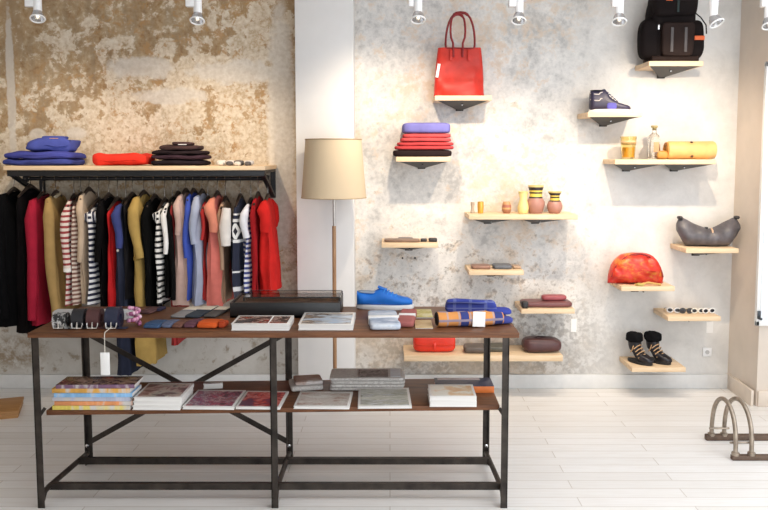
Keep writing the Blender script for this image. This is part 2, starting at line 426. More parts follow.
# rucksack
p = on('pack', 669, .15); W = w_at(p, 638, 701); H = h_at(p, 61.5, -9)
t = thing('rucksack', 'black canvas rucksack with side pockets and orange labels', 'backpack', p)
M_bk = cloth('black_canvas', (.012, .009, .009), .75); M_bk2 = cloth('brown_black_canvas', (.026, .017, .015), .7)
M_or = solid('orange_label', (.72, .13, .03), .6)
mesh('bag_body', pillow(B(), W * .74, .17, H * .93, .45, .4, .012, 4), M_bk, t, 60)
mesh('base_panel', box(B(), (.01, 0, .018), (W * .74, .18, .034), .008), M_bk2, t)
mesh('front_pocket', pillow(B(), W * .50, .07, H * .48, .25, .25, .006, 9, c=(.015, -.085, .03)), M_bk2, t, 60)
for s in (-1, 1):
    mesh('side_pocket', pillow(B(), W * .30, .13, H * .56, .6, .5, .012, 5 + s, c=(s * W * .35, -.02, .02)), M_bk, t, 60)
    mesh('pocket_strap', box(B(), (.015 + s * .042, -.122, .03 + H * .23), (.017, .006, H * .34), .002), solid('grey_webbing', (.09, .08, .08), .7), t)
    bk = mesh('side_strap', tube(B(), [(s * W * .28, -.09, H * .70), (s * W * .40, -.085, H * .62), (s * W * .50, -.07, H * .52), (s * W * .52, -.06, H * .40)], .006, 6, .5), M_bk, t)
mesh('strap_buckle', box(B(), (-W * .25, -.085, H * .485), (.012, .012, .03), .002), M_chrome, t)
mesh('top_flap', pillow(B(), W * .70, .20, H * .36, .4, .5, .012, 3, c=(0, -.02, H * .62)), M_bk, t, 60)
mesh('flap_strap', box(B(), (.005, -.122, H * .78), (.012, .005, H * .2), .001), solid('dark_teal_webbing', (.012, .03, .028), .7), t)
mesh('flap_label', box(B(), (-.05, -.122, H * .86), (.04, .004, .018), .001), M_or, t, label='small orange label on the flap')
mesh('pocket_label', box(B(), (W * .39, -.086, H * .335), (.062, .008, .026), .002), M_or, t, label='orange label on the side pocket')
mesh('grab_handle', tube(B(), [(-.05, 0, H * .98), (-.04, 0, H * 1.05), (.04, 0, H * 1.05), (.05, 0, H * .98)], .008, 6), M_bk, t)

# shoe made of sections along a bent path
def path_loft(bm, secs, n=20, flat_bottom=None):
    rings = []
    for x, z, ang, ry, rn in secs:
        a = R(ang); nx, nz = -math.sin(a), math.cos(a)      # ring normal direction in xz
        ux, uz = math.cos(a), math.sin(a)
        rg = []
        for k in range(n):
            t_ = 2 * math.pi * k / n; cy = sgp(math.cos(t_), .75) * ry; cn = sgp(math.sin(t_), .75) * rn
            q = Vector((x + ux * cn, cy, z + uz * cn))
            if flat_bottom is not None: q.z = max(q.z, flat_bottom)
            rg.append(q)
        rings.append(rg)
    return loft(bm, rings)
def sole_mesh(L, wid, h, heel=-.5):
    bm = B(); out = []
    for i in range(28):
        a = 2 * math.pi * i / 28; c, s = math.cos(a), math.sin(a)
        x = sgp(c, .85) * L / 2; w = wid / 2 * (1 + .16 * c) * (1 - .12 * math.cos(2 * a))
        out.append((x, s * w))
    rings = [[(x * k, y * k, z) for x, y in out] for k, z in ((.96, 0), (1., .004), (1., h * .8), (.97, h))]
    return loft(bm, rings)
def low_sneaker(t, L, mats):
    up, sole, lace, lining = mats
    mesh('sole', sole_mesh(L, .098, .024), sole, t)
    st = []
    for i in range(17):
        f = i / 16; x = -L / 2 + .006 + f * (L - .014)
        top = [(.0, .088), (.12, .084), (.26, .079), (.38, .098), (.44, .104), (.55, .088), (.68, .071), (.82, .060), (.93, .055), (1., .043)]
        for (a, za), (b_, zb) in zip(top, top[1:]):
            if a <= f <= b_: z = za + (zb - za) * (f - a) / (b_ - a)
        w = .044 * min(1, (f * 9 + .5) ** .5) * (1 if f < .85 else math.sqrt(max(.05, 1 - ((f - .85) / .16) ** 2)))
        w *= 1 + .14 * math.sin(math.pi * min(1, max(0, f - .45) / .5))
        st.append((x, w, z))
    rings = []
    for x, w, z in st:
        rg = []
        for k in range(18):
            a = 2 * math.pi * k / 18
            yy = sgp(math.cos(a), .7) * w * (.72 if math.sin(a) > .6 else 1); zz = .02 + (z - .02) * (.5 + .5 * sgp(math.sin(a), .65))
            rg.append((x, yy, zz))
        rings.append(rg)
    u = mesh('upper', loft(B(), rings), up, t, 70)
    mesh('collar_lining', pillow(B(), L * .33, .056, .012, .7, .6, c=(-L * .30, 0, .0775), rot=Matrix.Rotation(.05, 4, 'Y')), lining, t)
    mesh('tongue', box(B(), (-.012, 0, .101), (.05, .045, .008), .003, Matrix.Rotation(.35, 4, 'Y')), up, t)
    for i in range(5):
        f = .50 + i * .062; x = -L / 2 + f * L; z = .106 - (f - .44) * .155
        mesh('lace', tube(B(), [(x - .006, -.036, z - .012), (x, -.02, z), (x + .004, .0, z + .004), (x, .02, z), (x - .006, .036, z - .012)], .003, 6), lace, t)
    mesh('toe_seam', tube(B(), [(L * .5 - .058, -.047 * math.cos(a), .026 + .030 * math.sin(a)) for a in [math.pi * i / 12 for i in range(13)]], .0018, 6), lace, t)

def tall_shoe(t, sc, secs, upm, solem, solw, solL, solx):
    mesh('sole', sole_mesh(solL * sc, solw * sc, .022 * sc), solem, t, loc=(solx * sc, 0, 0))
    mesh('upper', path_loft(B(), [(x * sc, z * sc, a, ry * sc, rn * sc) for x, z, a, ry, rn in secs], 22, .016 * sc), upm, t, 65)

p = on('high', 610, .15); sc = w_at(p, 589, 632) / .29
t = thing('high_top_sneaker', 'navy high-top sneaker with pale piping on the upper wall shelf', 'shoe', p)
M_navyl = leather('navy_leather', (.035, .03, .065), .4)
def station_shoe(t, L, tops, upm, wmax, z0):
    rings = []
    for i in range(21):
        f = i / 20; x = -L / 2 + .006 + f * (L - .012)
        for (a, za), (b_, zb) in zip(tops, tops[1:]):
            if a <= f <= b_: z = za + (zb - za) * (f - a) / (b_ - a)
        w = wmax * min(1, (f * 9 + .5) ** .5) * (1 if f < .82 else math.sqrt(max(.06, 1 - ((f - .82) / .19) ** 2)))
        rg = []
        for k in range(20):
            a = 2 * math.pi * k / 20; zz = z0 + (z - z0) * (.5 + .5 * sgp(math.sin(a), .6))
            rg.append((x, sgp(math.cos(a), .6) * w * (1 - .22 * min(1, max(0, (zz - .06) / .08))), zz))
        rings.append(rg)
    return mesh('upper', loft(B(), rings), upm, t, 70)
mesh('sole', sole_mesh(.29 * sc, .098 * sc, .024 * sc), M_plastic_white, t)
station_shoe(t, .285 * sc, [(q, z * sc) for q, z in ((0, .140), (.05, .150), (.22, .146), (.30, .158), (.37, .160), (.43, .122), (.53, .094), (.68, .070), (.84, .056), (.94, .050), (1., .036))], M_navyl, .045 * sc, .018 * sc)
M_trim = solid('pale_piping', (.72, .66, .62), .6)
for z, r_ in ((.122, .039), (.080, .047)):
    mesh('piping', tube(B(), [(sc * (-.092 + .044 * math.cos(a)), -sc * r_ * max(.2, math.sin(a)) - .001, sc * (z + .020 * math.cos(a * .5 + .8) ** 2 + (.012 if math.cos(a) > .2 else 0))) for a in [math.pi * (.1 + .85 * i / 12) for i in range(13)]], .0036, 6), M_trim, t)
mesh('collar_lining', pillow(B(), .09 * sc, .062 * sc, .01, .75, .6, c=(-.092 * sc, 0, .1425 * sc)), solid('dark_lining', (.015, .012, .015), .9), t)
mesh('side_patch', pillow(B(), .065 * sc, .012, .045 * sc, .6, .6, c=(.0 * sc, -.042 * sc, .022 * sc)), solid('bright_blue_suede', (.10, .09, .45), .6), t, label='bright blue panel on the side')
for i in range(5):
    mesh('lace', tube(B(), [(sc * (-.022 + i * .016), y * sc, sc * (.140 - i * .014 - abs(y) * .3)) for y in (-.032, -.015, 0, .015, .032)], .003, 6), solid('slate_lace', (.12, .11, .2), .7), t)

# amber tumbler, bottle, tan roll
p = on('glass', 628, .15); H = h_at(p, 158.8, 136); r0 = w_at(p, 620, 636) / 2
t = thing('amber_tumbler', 'amber glass tumbler on the long glassware shelf', 'glass', p)
mesh('tumbler', lathe(B(), [(r0 * .78, 0), (r0 * .8, .003), (r0 * 1.0, H), (r0 * .93, H), (r0 * .72, .012), (.001, .012)]), glassy('amber_glass', (.99, .86, .5)), t)
mesh('wax', lathe(B(), [(r0 * .70, .0125), (r0 * .80, H * .52), (.001, H * .52)]), solid('amber_wax', (.90, .52, .03), .4), t)
mesh('rim_band', lathe(B(), [(r0 * 1.005 * .92, H * .66), (r0 * 1.01 * .96, H * .82), (r0 * .95, H * .82), (r0 * .915, H * .66)]), solid('tan_band', (.70, .48, .24), .5), t)
p = on('glass', 653.5, .15); H = h_at(p, 158.8, 125); r0 = w_at(p, 648, 660) / 2
t = thing('glass_bottle', 'clear glass bottle with stopper beside the amber tumbler', 'bottle', p)
mesh('bottle_body', lathe(B(), [(r0 * .92, 0), (r0, .006), (r0, H * .58), (r0 * .8, H * .70), (r0 * .38, H * .78), (r0 * .36, H * .88), (r0 * .5, H * .9), (r0 * .3, H * .9), (r0 * .3, H * .78), (r0 * .84, H * .57), (r0 * .86, .012), (.001, .012)]), glassy('clear_glass', (.97, .97, .95)), t)
mesh('label_strip', box(B(), (.004, -r0 * .99, H * .36), (r0 * .9, .004, H * .30), .001), solid('brown_print', (.50, .28, .14), .6), t)
mesh('stopper', lathe(B(), [(r0 * .28, H * .86), (r0 * .32, H * .92), (r0 * .55, H * .94), (r0 * .5, H), (.002, H)]), solid('olive_stopper', (.33, .26, .10), .5), t)
p = on('glass', 690, .15); W = w_at(p, 669, 716); r0 = h_at(p, 158.5, 140.5) / 2
t = thing('leather_roll', 'tan leather roll lying at the right end of the glassware shelf', 'roll', p)
M_tan = leather('honey_leather', (.78, .44, .16), .55)
RX = Matrix.Rotation(R(90), 4, 'Y')
mesh('roll_body', lathe(B(), [(r0 * .9, -W / 2), (r0 * 1.0, -W / 2 + .01), (r0 * .98, 0), (r0 * 1.02, W / 2 - .012), (r0 * .93, W / 2)], 30, (0, 0, r0 * 1.01), RX), M_tan, t)
sp = [(-W / 2 - .004, r0 * (1 - .9 * i / 40) * math.cos(i * .42) * .92, r0 * 1.01 + r0 * (1 - .9 * i / 40) * math.sin(i * .42) * .92) for i in range(41)]
mesh('rolled_edge', tube(B(), sp, .0045, 6), leather('dark_honey', (.52, .24, .05), .5), t)
mesh('roll_flap', pillow(B(), .075, .07, .055, .6, .7, .006, 2, c=(-W / 2 - .038, -.01, 0)), leather('dark_honey', (.52, .24, .05), .5), t)
for z in (1.86, .35):
    mesh('snap', lathe(B(), [(.009, 0), (.009, .004), (.005, .006), (.001, .006)], 16, (-.005, -r0 * math.sqrt(max(0, 1 - (z - 1.01) ** 2)) , r0 * z), Matrix.Rotation(R(90 if z < 1 else 20), 4, 'X')), solid('dark_snap', (.1, .05, .02), .4, .6), t)

# folded knits stack
zb = 0
for (x0, x1, y0, y1, c, lab, sd) in ((393, 451, 157, 150.2, (.022, .014, .015), 'black folded knit at the bottom of the wall-shelf stack', 1), (394.5, 453, 150.2, 142.5, (.46, .05, .055), 'crimson folded knit second from the bottom of the wall-shelf stack', 2),
                           (400, 450, 142.5, 134.2, (.52, .07, .075), 'crimson folded knit just under the blue one on the wall shelf', 3), (402, 449.5, 134.2, 123.6, (.16, .155, .42), 'lavender blue folded knit on top of the wall-shelf stack', 4)):
    p = on('fold', (x0 + x1) / 2, .155); W = w_at(p, x0, x1); h = h_at(p, y0, y1); p.z += zb
    t = thing('folded_knit', lab, 'folded garment', p, 0, 'folded knits stacked on the wall shelf')
    m = cloth('knit%d' % sd, c)
    hh = h / 2 if sd in (2, 3) else h
    mesh('fold', pillow(B(), W, .24, hh + .001, .3, .42, .004, sd), m, t, 60)
    if sd in (2, 3): mesh('fold', pillow(B(), W * .95, .23, hh, .3, .42, .004, sd + 9, c=(.006, 0, hh)), m, t, 60)
    zb += h

# vases and small pots
def vase(px, y_top, wpx, prof, mat, name, lab, cat, dy=.15):
    p = on('vase', px, dy); H = h_at(p, 213.6, y_top); r0 = w_at(p, 0, wpx) / 2
    bm = lathe(B(), [(r0 * r, H * z) for r, z in prof])
    return solo(name, bm, mat(H), lab, cat, p), r0, H
Y_, K_, T_ = (.72, .55, .10), (.03, .02, .02), (.40, .20, .16)
jug = lambda H: bands('striped_glaze%.3f' % H, [(0, T_), (.54, K_), (.59, Y_), (.70, K_), (.76, Y_), (.82, K_), (.93, (.62, .5, .2))], 2, 0, H, .4)
JP = [(.60, 0), (.72, .03), (.98, .22), (1., .36), (.82, .54), (.62, .6), (.60, .8), (.82, .93), (.88, 1.), (.74, 1.), (.5, .8), (.001, .78)]
vase(535.5, 185.6, 18, [(.62, 0), (.78, .05), (1, .3), (.98, .42), (.74, .56), (.70, .62), (.72, .78), (.84, .93), (.86, 1.), (.72, 1.), (.58, .8), (.001, .78)], jug, 'vase', 'largest vase with yellow and black bands and a brown fluted belly', 'vase')
vase(554.5, 191.8, 15.5, JP, jug, 'vase', 'banded vase with narrow neck, rightmost of the vases', 'vase')
vase(523, 191.5, 11.5, [(.7, 0), (.85, .05), (1, .25), (.8, .5), (.6, .68), (.85, .95), (.92, 1.), (.7, 1.), (.4, .7), (.001, .66)], lambda H: solid('pale_yellow_glaze', (.78, .66, .28), .3), 'vase', 'plain pale yellow vase with flared lip', 'vase', .17)
vase(506.5, 202, 9.5, [(.62, 0), (.95, .2), (1, .5), (.86, .85), (.7, 1.), (.5, 1.), (.45, .8), (.001, .78)], lambda H: bands('brown_pot', [(0, (.36, .16, .09)), (.35, (.55, .33, .14)), (.5, (.35, .12, .08)), (.75, (.5, .27, .12))], 2, 0, H, .4), 'pot', 'small brown glazed pot standing left of the vases', 'pot')
vase(480.5, 202, 6.6, [(.75, 0), (.85, .05), (1., .6), (.92, 1.), (.75, 1.), (.7, .3), (.001, .28)], lambda H: solid('gold_cup', (.68, .40, .07), .3, .4), 'cup', 'tiny gold cup near the left end of the vase shelf', 'cup')
vase(472.5, 202.5, 4.6, [(.8, 0), (1, .1), (.7, .3), (.6, .6), (.9, .8), (.8, 1.), (.001, 1.)], lambda H: solid('grey_brown_figurine', (.42, .34, .26), .5), 'ornament', 'tiny grey brown ornament at the left end of the vase shelf', 'ornament')

# straps shelf: thin leather straps and two small dark clips
def flat_item(key, x0, x1, hpx, d, mat, name, lab, cat, dy=.15, group=None, e=.3, rz=0., nz=.002, lift=0):
    p = on(key, (x0 + x1) / 2, dy); W = w_at(p, x0, x1); p.z += lift
    return solo(name, pillow(B(), W, d, hpx * mpp(p), e, .5, nz, x0 * .1, 7), mat, lab, cat, p, rz, group)
flat_item('strap', 384, 420, 2.8, .10, leather('umber_leather', (.20, .12, .08)), 'leather_strap', 'long brown leather strap flat on the shelf nearest the pillar', 'strap', .20)
flat_item('strap', 398, 413, 2.0, .07, leather('slate_leather', (.10, .09, .10)), 'leather_strap', 'short slate strap lying behind the long brown strap', 'strap', .08)
flat_item('strap', 420.5, 427, 3.2, .05, leather('ink_leather', (.02, .018, .02)), 'key_fob', 'small black fob, left of the two by the brown strap', 'fob', .2)
flat_item('strap', 428.5, 437, 3.6, .06, leather('ink_leather', (.02, .018, .02)), 'key_fob', 'small black fob at the right end of the strap shelf', 'fob', .2)
flat_item('wallet', 471, 490, 3.6, .11, leather('brown_wallet', (.27, .15, .11)), 'wallet', 'flat brown wallet on the small shelf below the vases', 'wallet', .18)
flat_item('wallet', 492.5, 511, 4.4, .11, leather('slate_wallet', (.11, .12, .14)), 'wallet', 'flat slate grey wallet beside the brown one', 'wallet', .18)
flat_item('wallet', 512, 520, 2.6, .10, leather('tan_wallet', (.44, .30, .20)), 'wallet', 'small tan wallet at the right end of the wallet shelf', 'wallet', .16)
flat_item('pouch', 520.5, 570.5, 5.6, .15, leather('maroon_pouch', (.16, .055, .055)), 'pouch', 'flat maroon leather pouch on the shelf right of the table', 'pouch', .17)
hp = 5.4 * .0064
flat_item('pouch', 541, 566, 5.2, .07, leather('rose_leather', (.34, .075, .085)), 'glasses_case', 'rounded rose leather case lying on the maroon pouch', 'case', .16, lift=5.6 * .0064, e=.5)
flat_item('pouch', 521, 528, 7.4, .05, leather('ink_leather', (.02, .018, .02)), 'coiled_strap', 'small dark coil at the left end of the maroon pouch', 'strap', .25, e=.7)

# slouchy grey bag
p = on('grey', 707, .14); W = w_at(p, 674, 737.5); H = h_at(p, 248, 219.5)
t = thing('slouch_bag', 'slouchy grey leather bag with two raised peaks near the corner', 'bag', p)
M_gl = solid('grey_leather', (.095, .088, .098), .42, 0, .35, 14, .3)
rings = []
for i in range(25):
    f = i / 24 * 2 - 1; x = f * W / 2; af = abs(f)
    top = H * (.62 + .38 * min(1, (af / .80)) ** 1.35) * (1 if af < .84 else 1 - ((af - .84) / .16) ** 2 * .20)
    bot = 0 if af < .74 else H * .50 * ((af - .74) / .26) ** 1.3
    th = .075 * (1 - .68 * max(0, (af - .35) / .65) ** 2)
    rg = []
    for k in range(20):
        a = 2 * math.pi * k / 20
        y = math.cos(a) * th * (1 - .55 * (math.sin(a) > .3) * math.sin(a)); z = bot + (top - bot) * (.5 + .5 * sgp(math.sin(a), .8))
        y += noise.noise(Vector((x * 16, z * 14, 7))) * .022 + noise.noise(Vector((x * 40, z * 30, 2))) * .006
        rg.append((x * (1 - .10 * (1 - z / H)), y, z))
    rings.append(rg)
mesh('bag_body', loft(B(), rings), M_gl, t, 70)
for s in (-1, 1):
    mesh('end_knot', pillow(B(), .032, .05, .022, .8, .8, .004, 3 + s, c=(s * W * .445, 0, H * .93)), leather('dark_grey_leather', (.035, .033, .035)), t)
mesh('toggle', tube(B(), [(.012, -.03, H * .62), (.012, -.052, H * .54), (.012, -.056, H * .44)], .006), solid('tan_toggle', (.62, .42, .28), .6), t, label='tan cord toggle')
mesh('zip_pull', pillow(B(), .022, .02, .014, .6, .7, 0, 1, c=(-.018, -.02, H * .60)), leather('dark_grey_leather', (.035, .033, .035)), t)

# round red bag
p = on('round', 635, .15); W = w_at(p, 608, 663); H = h_at(p, 283.5, 253)
t = thing('round_bag', 'round puffed red bag with orange flame pattern', 'bag', p)
rings = []
for i in range(25):
    f = i / 24 * 2 - 1; x = W / 2 * math.sin(f * math.pi / 2); cf = max(.02, 1 - abs(x / (W / 2)) ** 3.4)
    rg = []
    for k in range(22):
        a = 2 * math.pi * k / 22
        y = math.cos(a) * .085 * cf ** .5; zz = .5 + .5 * sgp(math.sin(a), .9); z = H * cf ** .55 * zz
        y += noise.noise(Vector((x * 24, z * 26, 1))) * .040 * (1 if math.cos(a) < 0 else .5)
        rg.append((x, y, max(0, z)))
    rings.append(rg)
mesh('bag_body', loft(B(), rings), picture('flame_print', [(.58, .03, .02), (.60, .03, .015), (.64, .05, .02), (.64, .08, .02), (.68, .19, .03)], 9, .4, (1, 1, 2), 1.), t, 75)
mesh('zip_seam', tube(B(), [(W * .47 * math.cos(a), -.045, .012 + H * .93 * math.sin(a)) for a in [math.pi * (.06 + .88 * i / 20) for i in range(21)]], .004), M_dred, t)
mesh('cord_handle', tube(B(), [(-.03, -.095, .006), (.0, -.11, .010), (.05, -.115, .022), (.09, -.11, .014), (.13, -.1, .007)], .007), solid('tan_cord', (.55, .33, .10), .7), t)
mesh('tassel', pillow(B(), .05, .04, .018, .7, .7, .006, 8, c=(.0, -.108, 0), sc=40), solid('olive_cord', (.45, .35, .10), .7), t)

# sunglasses in a row on the shelf near the corner
M_wh = solid('white_acetate', (.82, .80, .78), .25, 0, .03); M_lens = solid('dark_lens', (.02, .02, .025), .08)
for i, (px, c, lab) in enumerate(((673.5, (.78, .76, .75), 'white sunglasses at the left end of the row near the corner'), (686, (.05, .05, .05), 'black framed sunglasses second from the left in the row near the corner'), (697.5, (.74, .73, .66), 'ivory sunglasses third from the left in the row near the corner'), (708.5, (.80, .79, .78), 'white sunglasses at the right end of the row near the corner'))):
    p = on('shades', px, .19 if i else .17)
    t = thing('sunglasses', lab, 'sunglasses', p, .12 * (i - 1.5), 'sunglasses in a row on the wall shelf'); t.scale = (1.2, 1.2, 1.15)
    m = solid('acetate%d' % i, c, .25, 0, .03)
    for s in (-1, 1):
        fr = B()
        tube(fr, [(s * .019 + .0155 * math.cos(a), -.002, .0165 + .0125 * math.sin(a)) for a in [2 * math.pi * k / 14 for k in range(15)]], .0035, 6)
        o = mesh('rim', fr, m, t)
        mesh('lens', lathe(B(), [(.0145, -.001), (.0145, .001), (.001, .0015)], 16, (s * .019, -.002, .0165), Matrix.Rotation(R(90), 4, 'X') @ Matrix.Diagonal((1, .8, 1, 1))), M_lens, o)
        mesh('temple', tube(B(), [(s * .034, -.002, .021), (s * .034, .05, .018), (s * .032, .085, .012), (s * .031, .1, .003)], .0032, 6), m, t)
    mesh('bridge', tube(B(), [(-.005, -.002, .019), (0, -.003, .022), (.005, -.002, .019)], .0026, 6), m, t)

# boots
M_boot = leather('black_boot_leather', (.013, .012, .016), .38); M_lace = solid('tan_lace', (.55, .34, .18), .7)
for i, (px, dy, lab) in enumerate(((639, .17, 'black ankle boot with tan laces, left one of the pair'), (657, .15, 'black ankle boot with tan laces, right one of the pair'))):
    p = on('boots', px, dy); sc = h_at(p, 364.5, 335) / .228
    t = thing('ankle_boot', lab, 'boot', p, R(-52), 'black boots on the low wall shelf'); t.scale = (.82, .90, 1.03)
    secs = [(-.055, .205, 6, .050, .062), (-.055, .165, 4, .047, .060), (-.053, .12, -4, .043, .056), (-.045, .085, -22, .043, .058), (-.025, .062, -48, .045, .058),
            (.025, .048, -76, .046, .042), (.075, .040, -86, .047, .030), (.115, .034, -90, .040, .022), (.14, .030, -90, .022, .012)]
    tall_shoe(t, sc, secs, M_boot, solid('black_rubber', (.012, .012, .012), .6), .094, .265, .008)
    mesh('fur_cuff', pillow(B(), .15 * sc, .12 * sc, .075 * sc, .75, .5, .008, i, c=(-.056 * sc, 0, .148 * sc), sc=30), cloth('black_fleece', (.008, .008, .009)), t)
    for k in range(4):
        x = sc * (-.004 + .018 * k); z = sc * (.132 - .020 * k)
        mesh('lace', tube(B(), [(x - .02, -.046 * sc, z - .022), (x, -.03 * sc, z - .004), (x + .008, 0, z + .003), (x, .03 * sc, z - .004), (x - .02, .046 * sc, z - .022)], .0036, 6), M_lace, t)
    mesh('trim_band', tube(B(), [(sc * (-.03 - .03 * q), -.047 * sc - .001, sc * (.13 - .09 * q + .04 * q * q)) for q in [j / 8 for j in range(9)]], .004, 6), M_lace, t)

# low shelf behind the table
p = on('low', 434, .16); W = w_at(p, 413, 455)
t = thing('box_bag', 'small glossy red leather bag on the low shelf behind the table', 'bag', p)
M_red2 = solid('glossy_red_leather', (.68, .035, .015), .25, 0, .1, 12)
Hb = .125
mesh('bag_body', pillow(B(), W, .11, Hb, .35, .4, .003, 2), M_red2, t, 60)
mesh('flap', pillow(B(), W * .97, .06, Hb * .62, .35, .4, .002, 3, c=(0, -.033, Hb * .34)), M_red2, t, 60)
mesh('clasp', box(B(), (0, -.066, Hb * .36), (.018, .006, .045), .003), M_red2, t)
mesh('carry_handle', tube(B(), [(-.05, 0, Hb * .95), (-.045, 0, Hb + .03), (.045, 0, Hb + .03), (.05, 0, Hb * .95)], .006), M_dred, t)
flat_item('low', 463.5, 487, 7, .13, leather('taupe_leather', (.11, .085, .07)), 'pouch', 'flat taupe pouch behind the right table legs on the low shelf', 'pouch', .18, nz=.006)
flat_item('low', 486, 506, 6, .12, leather('olive_leather', (.085, .08, .06)), 'pouch', 'flat olive pouch partly hidden by the front right table leg', 'pouch', .14, nz=.006)
p = on('low', 541, .16); W = w_at(p, 522, 560)
t = thing('pouch', 'rounded maroon leather clutch at the right end of the low shelf', 'pouch', p)
M_mar = leather('maroon_leather', (.075, .028, .028), .42)
mesh('clutch_body', pillow(B(), W, .16, .085, .5, .6, .006, 5), M_mar, t, 60)
mesh('flap', pillow(B(), W * .86, .12, .05, .6, .6, .004, 6, c=(-.012, -.015, .044)), M_mar, t, 60)
mesh('strap', tube(B(), [(-W * .45, -.02, .05), (-W * .3, -.04, .085), (-.02, -.02, .099), (.03, 0, .09)], .006, 6, .5), leather('dark_maroon', (.03, .012, .012)), t)

# cards and socket on the wall
for (x0, x1, y0, y1, lab) in ((706.5, 713, 321.5, 333, 'white price card on the wall under the sunglasses shelf'), (571, 576.5, 319, 332, 'white price card on the wall under the maroon pouch shelf')):
    c = PX((x0 + x1) / 2, (y0 + y1) / 2, YW - .0012); k = mpp(c)
    solo('price_card', box(B(), (0, 0, 0), ((x1 - x0) * k, .003, (y1 - y0) * k)), M_paper, lab, 'card', c, 0, 'price cards on the back wall')
c = PX(707, 352, YW - .006); k = mpp(c)
t = thing('wall_socket', 'white power socket low on the back wall near the corner', 'socket', c)
mesh('face_plate', box(B(), (0, 0, 0), (9 * k, .011, 9 * k), .003), M_plastic_white, t)
mesh('socket_well', lathe(B(), [(.014, -.001), (.014, .001), (.001, .001)], 20, (0, -.006, 0), Matrix.Rotation(R(90), 4, 'X')), solid('socket_grey', (.45, .45, .45), .5), t)
for x, y, lab in ((402.5, 258, 'small dark screw left in the plaster below the strap shelf, left one'), (415, 258, 'small dark screw left in the plaster below the strap shelf, right one')):
    solo('screw', lathe(B(), [(.006, 0), (.006, .006), (.003, .009), (.001, .009)], 12, (0, 0, 0), Matrix.Rotation(R(90), 4, 'X')), M_black, lab, 'screw', PX(x, y, YW), 0, 'bare screws in the back wall')

# ------------------------------------------------------------------ garment rack
YRF = 4.74; YRAIL = 4.985
ra, rb = PX(3, 166, YRF), PX(265, 166, YRF); zr = ra.z; RW = rb.x - ra.x; rcx = (ra.x + rb.x) / 2
rack = thing('garment_rack', 'wall garment rack with pine shelf above and black hanging rail', 'clothes rack', (rcx, YW, zr))
mesh('shelf_board', box(B(), (0, (YRF - YW) / 2, -.0125), (RW, YW - YRF - .001, .025), .002), M_pine, rack)
mesh('front_angle', box(B(), (0, YRF - YW + .03, -.043), (RW - .02, .012, .036), .001), M_black, rack)
zrail = PX(130, 178.5, YRAIL).z
mesh('rail', tube(B(), [(-RW / 2 + .01, YRAIL - YW, zrail - zr), (RW / 2 - .01, YRAIL - YW, zrail - zr)], .0125, 12), M_black, rack)
for s in (-1, 1):
    bm = B(); x = s * (RW / 2 - .022)
    zb_ = PX(270, 202, YRF).z - zr
    box(bm, (x, -.014, zb_ / 2 - .012), (.03, .026, -zb_ - .025)); bar(bm, (x, YRF - YW + .03, -.04), (x, -.02, zb_ + .01), .028, .02); box(bm, (x, (YRF - YW) / 2, -.034), (.03, YW - YRF - .06, .016))
    br = mesh('bracket', bm, M_black, rack)
    mesh('rail_holder', lathe(B(), [(.022, -.012), (.022, .012)], 18, (s * (RW / 2 - .022), YRAIL - YW, zrail - zr), Matrix.Rotation(R(90), 4, 'Y')), M_black, br)

def on_rack(px, dy=.25):
    Y = YW - dy; return Vector((PX(px, 164, Y).x, Y, zr + .0006))
# folded clothes on the rack shelf
def folded(x0, x1, y0, y1, d, mat, lab, seed, group, dx=0, zb=0, nz=.008, rz=0., collar=None):
    p = on_rack((x0 + x1) / 2 + dx); W = w_at(p, x0, x1); h = h_at(p, y0, y1); p.z += zb
    t = thing('folded_garment', lab, 'folded garment', p, rz, group)
    mesh('fold', pillow(B(), W, d, h * 1.04, .38, .55, nz, seed, 13, sc=11), mat, t, 60)
    mesh('fold_edge', tube(B(), [(W * q, -d / 2 - .001 + .02 * (abs(q) > .38), h * (.5 + .08 * math.sin(q * 9 + seed))) for q in (-.42, -.3, -.15, 0, .15, .3, .42)], .003, 6), mat, t, 60)
    if collar:
        mesh('waistband', pillow(B(), W * .5, d * .5, .022, .4, .6, .004, seed, c=(W * .08, -.04, h * .98)), mat, t, 60)
        mesh('patch_label', box(B(), (W * .12, -.10, h * 1.0 + .004), (.05, .03, .004), .001), collar, t)
    return zb + h
M_blue = cloth('bright_indigo', (.055, .065, .30)); M_blue2 = cloth('indigo_blue', (.045, .06, .26)); M_blue3 = cloth('deep_indigo', (.06, .08, .32))
zb = folded(11, 80, 163.5, 157, .30, M_blue2, 'indigo blue trousers folded at the bottom of the pile on the rack shelf', 1, 'blue trousers folded on the rack shelf', nz=.014)
zb = folded(13, 80, 157, 150, .30, M_blue, 'indigo blue trousers folded in the middle of the pile on the rack shelf', 2, 'blue trousers folded on the rack shelf', zb=zb, nz=.016)
folded(32, 77, 150.5, 138, .24, M_blue3, 'blue trousers folded on top of the pile, with tan patch label', 3, 'blue trousers folded on the rack shelf', zb=zb, nz=.022, rz=.12, collar=leather('tan_patch', (.55, .28, .16)))
folded(98, 152, 163.5, 153, .27, cloth('bright_red_knit', (.68, .035, .02)), 'bright red folded jumper on the rack shelf', 12, None, nz=.024)
zb = 0
for i, (x0, x1, y0, y1, c, lab) in enumerate(((154, 208, 163.5, 158, (.02, .015, .02), 'black folded shirt at the bottom of the dark pile'), (155, 209, 158, 153, (.045, .025, .035), 'plum black folded shirt second from the bottom of the dark pile'),
                                              (155, 208, 153, 148.5, (.022, .015, .018), 'black folded shirt third from the bottom of the dark pile'), (163, 202, 148.5, 143.5, (.055, .03, .03), 'brown black folded shirt with white collar print on top of the dark pile'))):
    zb = folded(x0, x1, y0, y1, .26, cloth('dark_shirt%d' % i, c), lab, 20 + i, 'dark shirts folded on the rack shelf', zb=zb, nz=.008, collar=M_paper if i == 3 else None)
